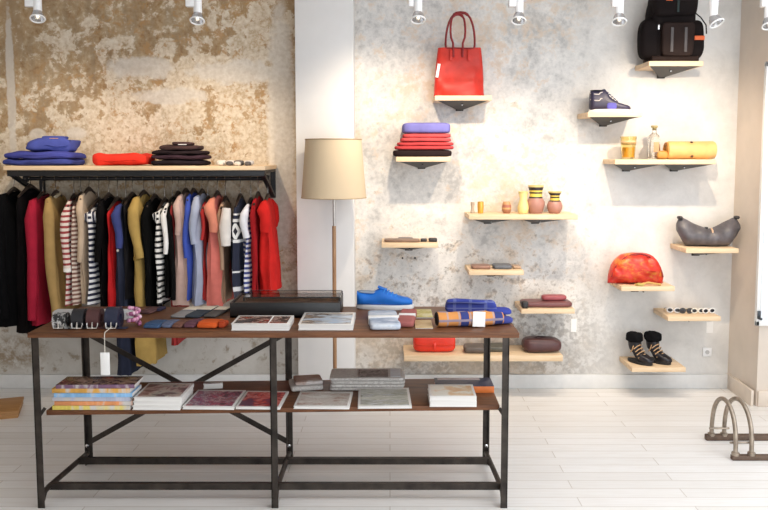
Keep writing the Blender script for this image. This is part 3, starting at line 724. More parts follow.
for i, (px, c, lab) in enumerate(((222, (.70, .66, .60), 'white rolled sock leftmost on the right end of the rack shelf'), (231, (.66, .60, .55), 'pale rolled sock second from the left at the right end of the rack shelf'), (239, (.12, .11, .11), 'dark rolled sock beside two pale ones on the rack shelf'), (249, (.62, .58, .54), 'pale grey rolled sock nearest the right rack bracket'))):
    p = on_rack(px, .36); W = 9.5 * mpp(p)
    t = thing('rolled_sock', lab, 'sock', p, 0, 'rolled socks at the right end of the rack shelf')
    mesh('sock_roll', pillow(B(), W, .08, .033, .6, .7, .003, i), cloth('sock%d' % i, c), t, 60)
    mesh('sock_cuff', pillow(B(), W * .7, .03, .026, .7, .8, .002, i + 4, c=(.0, -.045, 0)), cloth('sock_cuff%d' % (i % 2), (.10, .09, .09) if i % 2 else (.6, .56, .5)), t, 60)

# garments on hangers
M_hang = wood('dark_hanger', (.03, .02, .016), (.06, .04, .03), 1, 8, .4)
M_hook = solid('hanger_wire', (.5, .5, .5), .25, 1., .04)
def hanger(p, short, yaw, zt=-.08, hw=.18):
    t = thing('coat_hanger', 'dark hanger on the rail carrying the ' + short, 'hanger', p, yaw, 'hangers on the garment rail')
    hk = [(0, .0158 * math.sin(a), .0158 * math.cos(a)) for a in [R(-100) + R(220) * i / 10 for i in range(11)]]
    mesh('hook', tube(B(), hk + [(0, .006, -.03), (0, 0, -.04), (0, 0, zt)], .0026, 6), M_hook, t)
    mesh('hanger_bar', tube(B(), [(0, y_ * (hw - .02), zt + .020 - .062 * abs(y_) ** 1.15) for y_ in (-1, -.65, -.28, 0, .28, .65, 1)], [.006, .009, .011, .013, .011, .009, .006], 8), M_hang, t)
def garment(px0, px1, ytop, ybot, mat, short, lab, cat='garment', sleeve=None, yaw=0., flare=1., name='shirt', parts=(), hw=.185, dx=0., sleeve_mat=None, sl_r=.040, seed=None, lean=0., hem=None):
    """px0..px1: visible columns of its front edge"""
    Yf = YRAIL - hw
    pc = PX((px0 + px1) / 2 + dx, 240, Yf); k = mpp(pc); W = (px1 - px0) * k
    p = Vector((pc.x, YRAIL, zrail))
    zt = PX(px0, ytop, Yf).z - zrail; zb = PX(px0, ybot, Yf).z - zrail
    seed = px0 if seed is None else seed
    rnd = random.Random(seed)
    t = thing(name, lab, cat, p, yaw, 'clothes hanging on the garment rail')
    a0 = W * .5; rings = []; NR = 22
    for i in range(NR + 1):
        f = i / NR; z = zt + (zb - zt) * f; d = zt - z
        sh = min(1, d / .055)                                        # shoulder slope
        b = .045 + (hw - .045) * sh ** .8; b *= 1 - .06 * math.sin(math.pi * f) + .0 * f
        a = a0 * (.30 + .70 * min(1, d / .20) ** .8) * (1 + (flare - 1) * f ** 1.2)
        rg = []
        for q in range(28):
            th = 2 * math.pi * q / 28
            ff = 1 + (.17 * math.sin(5 * th + seed + 1.2 * f) + .10 * math.sin(9 * th + 2 * seed) + .06 * math.sin(14 * th + seed * 3)) * min(1, f * 1.9)
            x = sgp(math.cos(th), .8) * a * ff; y = sgp(math.sin(th), .8) * b * (1 + (ff - 1) * .4)
            nn = noise.noise(Vector((seed, q * .33, z * 5))) * .018 * min(1, f * 3)
            rg.append((x + nn + lean * f, y, z + (.0 if f < 1 else noise.noise(Vector((seed, q * .4, 1))) * .012)))
        rings.append(rg)
    body = mesh('garment_body', loft(B(), rings), mat, t, 75)
    if sleeve:
        L = PX(px0, sleeve, Yf).z - zrail
        for s in (-1, 1):
            pts, rr = [], []
            for i in range(9):
                f = i / 8; z = zt - .045 + (L - zt + .045) * f
                if i == 0: pts.append((0, s * (hw - .085), zt - .012)); rr.append(.010); pts.append((-W * .04, s * (hw - .045), zt - .026)); rr.append(.024 * min(1.15, W / .085)); continue
                pts.append((lean * f * 1.3 + .010 * math.sin(f * 4 + seed) - W * .10, s * (hw - .02 + .022 * math.sin(min(1, f * 1.4) * math.pi / 2)), z))
                rr.append(sl_r * (1.0 - .30 * f + .05 * math.sin(f * 11 + seed)) * (min(1.15, W / .085)))
            mesh('sleeve', tube(B(), pts, rr, 12, 1.0), sleeve_mat or mat, body if False else t, 75)
            if hem: mesh('cuff', tube(B(), [pts[-1], (pts[-1][0], pts[-1][1], L - .022)], rr[-1] * 1.08, 12), hem, t)
    for f in parts: f(t, W, hw, zt, zb)
    hanger(p, short, yaw, zt, hw)
    return t
def collar(mat):
    def f(t, W, hw, zt, zb):
        mesh('collar', tube(B(), [(.9 * W * .22 * math.cos(a), .062 * math.sin(a), zt - .004 + .012 * math.sin(a)) for a in [2 * math.pi * i / 16 for i in range(17)]], .010, 6), mat, t)
    return f
def belt(z, mat):
    def f(t, W, hw, zt, zb):
        mesh('belt', pillow(B(), W * .98, hw * 2.0, .035, .75, .4, 0, 0, c=(0, 0, zt - z)), mat, t)
    return f
def scarf(mat):
    def f(t, W, hw, zt, zb):
        mesh('neck_bow', pillow(B(), W * 1.3, .06, .075, .7, .7, .012, 3, c=(0, -hw * .75, zt - .12), sc=24), mat, t, 70)
    return f
def button(z, mat):
    def f(t, W, hw, zt, zb):
        mesh('button', lathe(B(), [(.008, 0), (.008, .004), (.001, .004)], 10, (W * .1, -hw - .006, zt - z), Matrix.Rotation(R(90), 4, 'X')), mat, t)
    return f
c = cloth
NAVY = (.018, .022, .045)
M_pinkstripe = stripes('red_white_stripe', (.30, .045, .05), (.72, .62, .56), .032, .45)
M_brownstripe = stripes('brown_stripe', (.20, .10, .08), (.66, .56, .48), .026, .5)
M_navystripe = stripes('navy_stripe', (.015, .018, .045), (.80, .80, .82), .0335, .5)
M_boldstripe = stripes('bold_stripe', (.012, .012, .014), (.84, .83, .80), .0345, .42)
M_bluestripe = stripes('blue_diag_stripe', (.05, .07, .25), (.82, .82, .85), .030, .5)
garment(-9, 12, 193, 327, c('black_wool', (.004, .004, .0045)), 'black coat at the left end', 'black wool coat at the far left end of the garment rail', 'coat', sleeve=318, name='coat')
garment(12, 25, 190, 334, c('soft_black', (.005, .004, .0045)), 'long black dress', 'long black dress between the black coat and the crimson jacket', 'dress', name='dress', flare=1.25)
garment(25, 38, 198, 326, c('crimson_wool', (.34, .012, .035)), 'crimson jacket', 'crimson jacket left of the tan trench coat', 'jacket', sleeve=320, name='jacket', parts=(collar(c('dark_crimson', (.16, .01, .02))),))
M_tanc = c('tan_gabardine', (.36, .235, .09))
garment(39.5, 50, 196, 324, M_tanc, 'tan trench coat', 'tan trench coat with long sleeve, between crimson jacket and striped top', 'coat', sleeve=312, name='coat', flare=1.9, parts=(collar(c('cream_lining', (.7, .6, .42))),), yaw=.1, lean=.035, sl_r=.05)
garment(60, 67, 200, 306, M_pinkstripe, 'red striped top', 'red and cream striped top with white cuff', 'shirt', sleeve=268, name='striped_shirt', hem=c('white_cotton', (.82, .8, .78)), yaw=.15, sl_r=.058, lean=-.012)
garment(66, 75, 198, 305, M_brownstripe, 'brown striped top', 'brown and cream fine striped top beside the red striped one', 'shirt', name='striped_shirt', yaw=.1)
garment(75, 83, 193, 304, c('beige_linen', (.52, .40, .29)), 'beige cardigan', 'beige linen cardigan between brown stripes and navy stripes', 'cardigan', sleeve=262, name='cardigan', yaw=.05)
garment(84, 94, 204, 305, M_navystripe, 'navy striped dress with a bow', 'navy and white striped dress with a bow at its neck', 'dress', name='striped_dress', parts=(scarf(stripes('bow_stripe', (.02, .02, .05), (.8, .8, .82), .022, .5, 0)),))
garment(95, 104, 199, 308, c('black_crepe', (.005, .0045, .005)), 'black dress beside the navy stripes', 'black dress between the navy striped dress and the scarlet one', 'dress', name='dress', sleeve=262)
garment(105, 111.5, 203, 322, c('scarlet_silk', (.50, .015, .018)), 'scarlet dress', 'narrow scarlet dress left of the long navy dress', 'dress', name='dress')
garment(112, 122, 204, 376, c('navy_crepe', (.022, .027, .05)), 'long navy dress', 'long navy dress hanging down below the table top', 'dress', name='dress', sleeve=248, sleeve_mat=c('royal_navy', (.045, .06, .20)), flare=1.75, parts=(button(.28, M_chrome),), lean=.012)
garment(122, 127, 198, 300, c('charcoal', (.015, .014, .016)), 'charcoal top', 'charcoal top squeezed behind the navy dress', 'shirt', name='shirt', hw=.17)
garment(129, 142, 196, 366, c('gold_tan', (.42, .28, .085)), 'gold tan coat', 'long gold tan coat with hem showing below the table top', 'coat', sleeve=258, name='coat', flare=1.7, parts=(belt(.40, c('dark_gold', (.30, .19, .05))),), lean=.02)
garment(142.5, 151, 200, 312, c('matt_black', (.0045, .0045, .0045)), 'matt black dress', 'matt black dress between gold tan coat and bold striped dress', 'dress', name='dress', sleeve=280)
garment(153, 161.5, 204, 305, M_boldstripe, 'bold black and white striped dress', 'bold black and white striped dress', 'dress', name='striped_dress', parts=(scarf(stripes('neck_stripe', (.015, .015, .02), (.84, .83, .80), .02, .5, 0)),))
garment(162, 168, 203, 298, c('black_viscose', (.006, .006, .006)), 'white sleeved top', 'black top with white sleeve beside the bold striped dress', 'shirt', sleeve=254, sleeve_mat=c('optic_white', (.83, .82, .80)), name='shirt', sl_r=.044)
garment(168, 175, 197, 346, c('brick_silk', (.30, .03, .03)), 'dark brick red dress', 'dark brick red dress with black sleeve, next to the rose beige one', 'dress', sleeve=300, sleeve_mat=c('black_satin', (.006, .006, .006)), name='dress', hw=.175)
garment(174.5, 183.5, 194, 306, c('rose_beige', (.53, .37, .32)), 'rose beige dress', 'flared rose beige dress left of the blue shirt', 'dress', name='dress', flare=2.3, lean=-.006, sleeve=235, sl_r=.036)
garment(184, 191, 194, 300, c('cobalt_cotton', (.05, .09, .42)), 'cobalt blue shirt', 'cobalt blue shirt between rose beige and pale blue dresses', 'shirt', sleeve=258, name='shirt', hw=.175)
garment(190.5, 201, 195, 306, c('pale_blue', (.36, .40, .52)), 'pale blue dress', 'pale grey blue shirt dress', 'dress', name='dress', flare=1.6, sleeve=244, sl_r=.038)
garment(200.5, 205, 202, 300, c('red_cotton', (.45, .035, .035)), 'red top behind coral', 'red top between pale blue dress and coral dress', 'shirt', name='shirt', hw=.165, sleeve=240)
garment(206, 217, 197, 306, c('coral', (.62, .17, .14)), 'coral dress', 'coral dress with short sleeve', 'dress', name='dress', flare=1.75, lean=.012, sleeve=232, sl_r=.046, sleeve_mat=c('warm_coral', (.66, .24, .16)))
garment(218, 223.5, 202, 303, c('camel', (.38, .25, .17)), 'camel top', 'camel brown top between coral dress and patterned sweater', 'shirt', name='shirt', hw=.165, sleeve=270)
# patterned sweater
mf, nt, b = _new('fair_isle'); n = N(nt); X, Y, Z = n.xyz()
zz = n.maprange(Z, -.75, -.05)
bandc = n.ramp(zz, [(0, (.05, .05, .07)), (.10, (.7, .7, .72)), (.14, NAVY), (.26, (.75, .75, .75)), (.275, NAVY), (.52, (.75, .75, .75)), (.55, (.02, .02, .03)), (.70, (.75, .75, .75)), (.73, NAVY), (.76, (.75, .75, .75)), (.775, NAVY)], 'CONSTANT')
fx = n.math('ABSOLUTE', n.math('SUBTRACT', n.math('FRACT', n.math('ADD', n.math('DIVIDE', X, .085), .5)), .5)); fz = n.math('ABSOLUTE', n.math('DIVIDE', n.math('ADD', Z, .314), .105))
dia = n.math('LESS_THAN', n.math('ABSOLUTE', n.math('SUBTRACT', n.math('ADD', n.math('MULTIPLY', fx, 1.6), fz), .42)), .17)
band2 = n.math('MULTIPLY', dia, n.math('LESS_THAN', fz, .46))
nt.links.new(n.mix(band2, bandc, (.78, .78, .77)), b.inputs['Base Color']); b.inputs['Roughness'].default_value = .95
def side_sleeve(mat, dxs, ybot_l, r=.036):
    def f(t, W, hw, zt, zb):
        mesh('sleeve', tube(B(), [(dxs, -hw * .92, zt - .05), (dxs * 1.15, -hw * 1.0, zt - .16), (dxs * 1.1, -hw, ybot_l)], [.026, r, r * .8], 12), mat, t, 75)
    return f
garment(229, 241.5, 200, 300, mf, 'navy patterned sweater', 'navy sweater with white snowflake band and cream sleeve', 'sweater', name='patterned_sweater', parts=(side_sleeve(c('cream_knit', (.74, .70, .66)), -.052, -.40),))
garment(242, 250.5, 204, 302, M_bluestripe, 'blue and white striped tee', 'blue and white striped tee with plain white shoulder', 'shirt', name='striped_shirt', sleeve=238, sleeve_mat=c('blue_white_cotton', (.76, .78, .84)), sl_r=.046)
garment(250.5, 257, 198, 304, c('deep_red', (.33, .010, .014)), 'deep red jacket', 'deep red jacket behind the bright red dress', 'jacket', name='jacket', sleeve=290)
garment(257.5, 270, 200, 293, c('signal_red', (.62, .018, .015)), 'bright red dress', 'bright red short dress at the right end of the garment rail', 'dress', name='dress', flare=1.25, sleeve=232, sl_r=.045, lean=.015)

# ------------------------------------------------------------------ floor lamp
YL = 4.83
lz0 = Vector((PX(334.5, 300, YL).x, YL, 0))
lamp = thing('floor_lamp', 'tall floor lamp with tapered cream drum shade before the white pillar', 'lamp', lz0)
zt, zb = PX(335, 139.5, YL).z, PX(335, 197.5, YL).z; k = mpp((lz0.x, YL, zt))
zj = PX(335, 226, YL).z
M_shade = solid('parchment_shade', (.66, .53, .36), .85, 0, .03, 3)
rt, rbm = 28.0 * k, 32.6 * k
mesh('lamp_shade', lathe(B(), [(rbm, zb), (rt, zt), (rt - .004, zt), (rbm - .004, zb)], 48) if False else loft(B(), [[(r * math.cos(2 * math.pi * i / 48), r * math.sin(2 * math.pi * i / 48), z) for i in range(48)] for r, z in ((rbm - .003, zb), (rbm, zb), (rt, zt), (rt - .003, zt), (rbm - .003, zb))], cap=False), M_shade, lamp)
M_trimc = solid('shade_trim', (.45, .33, .2), .8)
mesh('shade_rim', tube(B(), [(rt * math.cos(a), rt * math.sin(a), zt) for a in [2 * math.pi * i / 48 for i in range(49)]], .004, 6), M_trimc, lamp)
mesh('shade_rim', tube(B(), [(rbm * math.cos(a), rbm * math.sin(a), zb) for a in [2 * math.pi * i / 48 for i in range(49)]], .003, 6), M_trimc, lamp)
mesh('pole', lathe(B(), [(.012, .02), (.012, zj)], 16), wood('lamp_pole_wood', (.30, .15, .07), (.42, .24, .12), 2, 5, .4), lamp)
mesh('upper_rod', lathe(B(), [(.0075, zj), (.0075, zt - .06)], 14), solid('brushed_steel', (.40, .38, .36), .3, 1), lamp)
mesh('shade_spider', tube(tube(B(), [(-rt + .004, 0, zt - .012), (0, 0, zt - .05), (rt - .004, 0, zt - .012)], .003, 6), [(0, -rt + .004, zt - .012), (0, 0, zt - .05), (0, rt - .004, zt - .012)], .003, 6), M_black, lamp)
mesh('bulb', lathe(B(), [(.014, zt - .22), (.02, zt - .19), (.03, zt - .14), (.022, zt - .11), (.001, zt - .10)], 16), M_plastic_white, lamp)
mesh('base', lathe(B(), [(.082, 0), (.085, .004), (.085, .012), (.02, .02), (.013, .03)], 32), M_black, lamp)

# ------------------------------------------------------------------ display table
ZT = .789; YT0, YT1 = 3.38, 3.985
YFL, YBL = 3.415, 3.90
tl = PX(27, 333, YT0).x; tr = PX(519.5, 333, YT0).x
tcx = (tl + tr) / 2
table = thing('display_table', 'long two-tier display table with brown wooden tops and dark steel frame', 'table', (tcx, (YT0 + YT1) / 2, 0))
ty = (YT0 + YT1) / 2
M_top = wood('walnut_top', (.085, .032, .014), (.21, .085, .036), 0, 5, .45, 8)
M_top.node_tree.nodes['Principled BSDF'].inputs['Specular IOR Level'].default_value = .3
M_steel = solid('worn_steel', (.045, .036, .030), .45, .55, .5, 14, .15)
mesh('tabletop', box(B(), (0, 0, ZT - .011), (tr - tl, YT1 - YT0, .022), .003), M_top, table)
ZS = .456; sa = PX(45, 409, 3.42).x; sb = PX(500, 408, 3.42).x
TILT = .024                                                     # the shelf hangs a little lower at its left end
def sag(px): return -TILT * (500 - px) / 455
mesh('lower_shelf', box(B(), ((sa + sb) / 2 - tcx, (3.43 + 3.86) / 2 - ty, ZS - .011 - TILT / 2), (sb - sa, 3.86 - 3.43, .022), .002, Matrix.Rotation(-math.atan2(TILT, sb - sa), 4, 'Y')), M_top, table)
fx = [PX(x, y, YFL).x - tcx for x, y in ((42.0, 490), (275.3, 490), (503.6, 490))]
bx = [PX(x, 440, YBL).x - tcx for x in (88.5, 289.5, 486)]
def angle_leg(x, y, sx, z1):
    bm = B(); box(bm, (x, y - .012 * (1 if y < 0 else -1), z1 / 2), (.030, .004, z1)); box(bm, (x - sx * .013, y, z1 / 2), (.004, .028, z1)); return bm
for x, s in zip(fx, (1, 1, -1)): mesh('leg', angle_leg(x, YFL - ty, s, ZT - .0225), M_steel, table)
for x, s in zip(bx, (1, 1, -1)): mesh('leg', angle_leg(x, YBL - ty, s, ZT - .0225), M_steel, table)
for f_, b_ in zip(fx, bx):
    o = mesh('side_rail', tube(B(), [(f_, YFL - ty, .03), (f_, YFL - ty + .025, .060), (f_ + (b_ - f_) * .12, YFL - ty + .06, .066), (b_, YBL - ty - .016, .066)], .0125, 8), M_steel, table)
    mesh('rail_bolt', lathe(B(), [(.008, 0), (.008, .006), (.002, .008)], 12, (b_, YBL - ty - .017, .105), Matrix.Rotation(R(90), 4, 'X')), M_chrome, o)
for yy, h in ((3.785, .031), (3.487, .030)):
    f = (yy - YFL) / (YBL - YFL)
    x0 = fx[0] + (bx[0] - fx[0]) * f; x1 = fx[2] + (bx[2] - fx[2]) * f
    mesh('stretcher', box(B(), ((x0 + x1) / 2, yy - ty, .066), (x1 - x0, .022, h)), M_steel, table)
for x0, x1 in ((bx[0], bx[1]), (bx[1], bx[0])):
    d = .004 if x0 < x1 else .014
    mesh('cross_brace', bar(B(), (x0, YBL - ty + d, .675), (x1, YBL - ty + d, .112), .005, .026), M_steel, table)
for x in (fx[0], fx[2]):
    mesh('shelf_lug', bar(B(), (x, YFL - ty + .004, ZS - .045), (x - math.copysign(.022, x), YFL - ty + .01, ZS - .012), .012, .014), M_steel, table)
mesh('shelf_block', box(B(), (PX(268, 417, 3.5).x - tcx, 3.5 - ty, ZS - .034), (.026, .03, .03), .002), M_pine, table)

def on_t(px, py, z=ZT): 
    p = PZ(px, py, z); p.z = z + .0006; return p

# display case
p0 = on_t(285, 318); wcase = w_at(p0, 230, 340); hb = h_at(p0, 318, 303); dcase = 3.965 - p0.y
cs = thing('display_case', 'low black display case with glass lid on the table', 'display case', (p0.x, p0.y + dcase / 2, p0.z))
M_cblk = solid('case_black', (.012, .012, .013), .4)
bm = B(); box(bm, (0, 0, .006), (wcase, dcase, .012), .001)
for s in (-1, 1):
    box(bm, (0, s * (dcase / 2 - .006), hb / 2), (wcase, .012, hb), .001); box(bm, (s * (wcase / 2 - .006), 0, hb / 2), (.012, dcase - .024, hb), .001)
mesh('case_base', bm, M_cblk, cs)
mesh('lining', box(B(), (0, 0, hb * .84), (wcase - .026, dcase - .026, .008)), cloth('brown_velvet', (.14, .085, .06)), cs)
gx0 = -wcase / 2 + 12 * mpp(p0); hg = .016
gl = B(); gw = wcase / 2 - gx0 - .003
for (c_, s_) in (((gx0 + gw / 2, -dcase / 2 + .05, hb + hg / 2), (gw, .004, hg)), ((gx0 + gw / 2, dcase / 2 - .03, hb + hg / 2), (gw, .004, hg)),
                 ((gx0 + .002, .01, hb + hg / 2), (.004, dcase - .086, hg)), ((gx0 + gw - .002, .01, hb + hg / 2), (.004, dcase - .086, hg)), ((gx0 + gw / 2, .01, hb + hg + .002), (gw, dcase - .076, .004))):
    box(gl, c_, s_)
gm, gnt, gb = _new('case_glass'); gb.inputs['Base Color'].default_value = (.75, .72, .68, 1); gb.inputs['Transmission Weight'].default_value = 1; gb.inputs['Roughness'].default_value = .02; gb.inputs['IOR'].default_value = 1.12
mesh('glass_lid', gl, gm, cs)
fr = B()
for y in (-dcase / 2 + .05, dcase / 2 - .03):
    bar(fr, (gx0, y, hb + hg), (gx0 + gw, y, hb + hg), .005, .005)
    for x in (gx0, gx0 + gw): bar(fr, (x, y, hb), (x, y, hb + hg), .005, .005)
mesh('lid_edges', fr, M_cblk, cs)

def book(name, lab, cat, p, w, d, h, cover, paper=None, rz=0., group=None, spine=None, photo=True):
    """a closed volume, base at p; paper edge or spine towards the viewer"""
    t = thing(name, lab, cat, p, rz, group)
    ct = min(.0025, h * .18)
    mesh('page_block', box(B(), (.0018, .001, h / 2), (w - .003, d - .004, h - 2 * ct)), paper or pages('book_pages'), t)
    if photo:
        mesh('cover', box(B(), (0, 0, h - ct / 2), (w, d, ct), .0004), solid('cover_stock', (.78, .76, .73), .35, 0, .03), t)
        mesh('cover_photo', box(B(), (0, -.004, h + .0002), (w - .022, d - .034, .0006)), cover, t)
    else: mesh('cover', box(B(), (0, 0, h - ct / 2), (w, d, ct), .0004), cover, t)
    mesh('back_cover', box(B(), (0, 0, ct / 2), (w, d, ct), .0004), spine or solid('cover_stock', (.78, .76, .73), .35), t)
    if spine: mesh('spine', box(B(), (0, -d / 2 + .001, h / 2), (w, .003, h), .0008), spine, t)
    return t
def flat_at(x0, x1, y_front_bot, y_front_top, y_back, z):
    """box seen on a level at height z: centre base point, width, depth, height"""
    if z == ZS: z = ZS + sag((x0 + x1) / 2) + .0008
    pf = PZ((x0 + x1) / 2, y_front_bot, z); w = w_at(pf, x0, x1); h = h_at(pf, y_front_bot, y_front_top)
    yb = PZ((x0 + x1) / 2, y_back, z + h).y
    return Vector((pf.x, (pf.y + yb) / 2, z + .0006)), w, yb - pf.y, h

# white photo books on the table top
p, w, d, h = flat_at(231, 289, 330.8, 324, 315.5, ZT)
t = book('photo_book', 'white book with dark red photographs on its cover, before the black case', 'book', p, w, d, h, picture('red_photo', [(.02, .015, .015), (.12, .05, .04), (.50, .36, .30), (.10, .04, .03), (.50, .06, .03)], 9, .25, (1, 1, 1), 2))
mesh('cover_border', box(B(), (w * .14, 0, h + .0006), (.006, d * .9, .001)), M_paper, t)
p, w, d, h = flat_at(298, 353, 330.5, 324.5, 312.5, ZT)
book('photo_book', 'white book with a brown shore photograph on its cover, below the blue sneaker', 'book', p, w, d, h, picture('shore_photo', [(.45, .56, .72), (.58, .62, .66), (.10, .07, .05), (.36, .25, .18), (.60, .54, .46)], 7, .25, (.5, 2, 1), 5))

# blue sneaker
p = on_t(385, 308.5); Ls = w_at(p, 356, 414)
t = thing('low_sneaker', 'bright blue low sneaker with white sole on the table', 'shoe', p, R(-2))
M_bluesh = solid('azure_canvas', (.008, .16, .62), .6, 0, .12, 16)
low_sneaker(t, Ls, (M_bluesh, M_plastic_white, solid('azure_lace', (.03, .26, .72), .7), cloth('shoe_lining', (.30, .35, .42))))

# banded cloths under the sneaker toe
p, w, d, h = flat_at(367.5, 399, 331, 324, 309.5, ZT)
t = thing('folded_cloth', 'pale blue folded cloth with a white paper band', 'cloth', p, R(4), 'folded cloths with paper bands')
mesh('fold', pillow(B(), w, d, h, .22, .45, .003, 1), picture('blue_chambray', [(.30, .36, .48), (.46, .52, .62), (.62, .66, .72)], 9, .8, (1, 2, 1), 1), t, 60)
mesh('paper_band', box(B(), (0, -.01, h * .56), (w * 1.02, .035, h * 1.14), .002), M_paper, t)
p, w, d, h = flat_at(399.5, 416.5, 328, 321, 308, ZT)
t = thing('folded_cloth', 'brick red folded cloth with a white paper band', 'cloth', p, R(-5), 'folded cloths with paper bands')
mesh('fold', pillow(B(), w, d, h, .22, .45, .003, 2), cloth('brick_cloth', (.36, .12, .11)), t, 60)
mesh('paper_band', box(B(), (0, -.01, h * .56), (w * 1.02, .03, h * 1.14), .002), M_paper, t)
p, w, d, h = flat_at(415.5, 433, 329, 327.5, 319.5, ZT)
book('booklet', 'tan booklet lying flat in front of the yellow one', 'booklet', p, w, d, .004, picture('tan_print', [(.50, .34, .16), (.60, .44, .24)], 12, .6), photo=False)
p, w, d, h = flat_at(415, 433, 318.5, 317, 309, ZT)
book('booklet', 'yellow green patterned booklet between the red cloth and the scarves', 'booklet', p, w, d, .006, picture('yellow_print', [(.42, .36, .10), (.55, .48, .18), (.62, .56, .34)], 14, .6), photo=False)

# scarf rolls
p = on_t(471, 328); W = w_at(p, 437, 504); r0 = h_at(p, 329, 314.5) / 2
t = thing('rolled_scarf', 'orange and blue checked scarf rolled up at the front table corner', 'scarf', p + Vector((0, r0 + .012, 0)), R(7))
mp, nt, b = _new('orange_check'); n = N(nt); X, Y, Z = n.xyz()
base = n.mix(n.math('GREATER_THAN', n.math('FRACT', n.math('DIVIDE', n.math('ADD', X, .012), .155)), .76), (.68, .29, .085), (.035, .05, .21))
base = n.mix(n.math('GREATER_THAN', n.math('FRACT', n.math('DIVIDE', X, .052)), .86), base, (.45, .33, .32))
base = n.mix(n.math('GREATER_THAN', n.math('FRACT', n.math('DIVIDE', Z, .038)), .72), base, (.30, .24, .30))
nt.links.new(base, b.inputs['Base Color']); b.inputs['Roughness'].default_value = .95
rings = []
for i in range(21):
    f = i / 20; rr = r0 * (1 + .05 * math.sin(f * 21) - (.35 * max(0, f - .75) / .25) ** 1.2)
    rings.append([(W * (f - .5), rr * 1.25 * math.cos(2 * math.pi * k / 24), max(0, r0 + rr * math.sin(2 * math.pi * k / 24) + noise.noise(Vector((f * 9, k * .4, 3))) * .004)) for k in range(24)])
mesh('scarf_roll', loft(B(), rings), mp, t, 70)
sp = [(-W / 2 - .003, r0 * 1.2 * (1 - .92 * i / 44) * math.cos(i * .42), r0 * 1.0 + r0 * .94 * (1 - .92 * i / 44) * math.sin(i * .42)) for i in range(45)]
mesh('rolled_end', tube(B(), sp, .0045, 6), cloth('dark_fringe', (.03, .022, .02)), t)
mesh('scarf_tail', pillow(B(), .10, .07, .03, .5, .6, .006, 4, c=(W / 2 + .0, .03, 0)), cloth('navy_wool', (.05, .06, .24)), t, 60)
tg = mesh('price_tag', box(B(), (W * .105, -r0 * 1.28, r0 * 1.15), (.056, .002, .066), 0, Matrix.Rotation(-.12, 4, 'X') @ Matrix.Rotation(.06, 4, 'Y')), M_paper, t, label='white tag on the scarf')
pb = on_t(472, 315); Wb = w_at(pb, 442, 493); rb_ = h_at(pb, 316, 303) / 2
t = thing('rolled_scarf', 'royal blue checked scarf rolled up behind the orange one', 'scarf', pb + Vector((0, rb_ + .025, 0)), R(1))
mp2, nt, b = _new('blue_check'); n = N(nt); X, Y, Z = n.xyz()
base = n.mix(n.math('GREATER_THAN', n.math('FRACT', n.math('DIVIDE', X, .075)), .8), (.045, .065, .33), (.12, .15, .40))
base = n.mix(n.math('GREATER_THAN', n.math('FRACT', n.math('DIVIDE', Z, .03)), .82), base, (.14, .17, .42))
nt.links.new(base, b.inputs['Base Color']); b.inputs['Roughness'].default_value = .95
mesh('scarf_roll', pillow(B(), Wb, rb_ * 2.2, rb_ * 2, .25, .8, .010, 3, sc=14), mp2, t, 60)
mesh('scarf_tail', pillow(B(), .12, .10, .028, .5, .6, .006, 6, c=(Wb / 2 + .01, -.02, 0)), cloth('royal_wool', (.045, .065, .33)), t, 60)
mesh('scarf_fold', pillow(B(), Wb * .8, rb_ * 1.4, rb_ * .6, .4, .7, .012, 8, c=(-.02, -.03, rb_ * 1.55)), mp2, t, 60)

# belts at the left end, on a pale bar
pt = on_t(91, 320.5); wt = w_at(pt, 53, 131)
solo('belt_tray', box(box(B(), (0, .03, .02), (wt, .06, .04), .006), (0, .03, .041), (wt - .016, .045, .006), .002), solid('pale_grey_felt', (.52, .52, .52), .9, 0, .05), 'long pale grey bar behind the coiled belts', 'display bar', pt)
def coil(px0, px1, y_top, mat, lab, bmat=M_chrome, buckle=True, yb=329.3):
    p = on_t((px0 + px1) / 2, yb); w = w_at(p, px0, px1); r = h_at(p, yb, y_top) / 2
    py = p.y + .012
    t = thing('coiled_belt', lab, 'belt', (p.x, py + r * .9 - .02, p.z), 0, 'coiled belts on the table')
    bm = B()
    for q in range(3):
        rr = r * (1 - .22 * q); n_ = 30; th = r * .16
        rings = [[(x, R_ * math.cos(2 * math.pi * k / n_), r + R_ * math.sin(2 * math.pi * k / n_)) for k in range(n_)] for x, R_ in ((-w / 2, rr - th), (-w / 2, rr), (w / 2, rr), (w / 2, rr - th), (-w / 2, rr - th))]
        loft(bm, rings, cap=False)
    b_ = mesh('belt_coil', bm, mat, t)
    if buckle:
        y = -r * .9 + .02 - .014
        fr = tube(B(), [(-.020, y - .01, .006), (.020, y - .01, .006), (.024, y - .006, .024), (.020, y, .042), (-.020, y, .042), (-.024, y - .006, .024), (-.020, y - .01, .006)], .0042, 6)
        bk = mesh('buckle', fr, bmat, t)
        mesh('buckle_prong', tube(B(), [(0, y - .012, .004), (0, y - .010, .026), (0, y, .044)], .0032, 6), bmat, bk)
        mesh('belt_tip', box(B(), (w * .5 + .012, y + .008, .005), (.05, .03, .004), .001), mat, t)
    return t, p, r
M_silver = solid('pale_silver', (.75, .73, .70), .25, 1., .04)
coil(53, 66, 313.5, picture('black_white_braid', [(.015, .015, .016), (.02, .02, .02), (.55, .54, .53)], 60, .5), 'black and white braided belt, leftmost of the coiled belts', M_silver)
coil(72, 84, 310, leather('black_belt', (.018, .018, .022)), 'black coiled belt left of the oxblood one', M_silver)
coil(87, 99.5, 309.5, leather('oxblood_belt', (.075, .026, .026)), 'oxblood coiled belt between the black and navy ones', M_silver)
t, p, r = coil(105.5, 118.5, 308.5, leather('navy_belt', (.018, .022, .05)), 'navy coiled belt with a hanging price tag', M_silver)
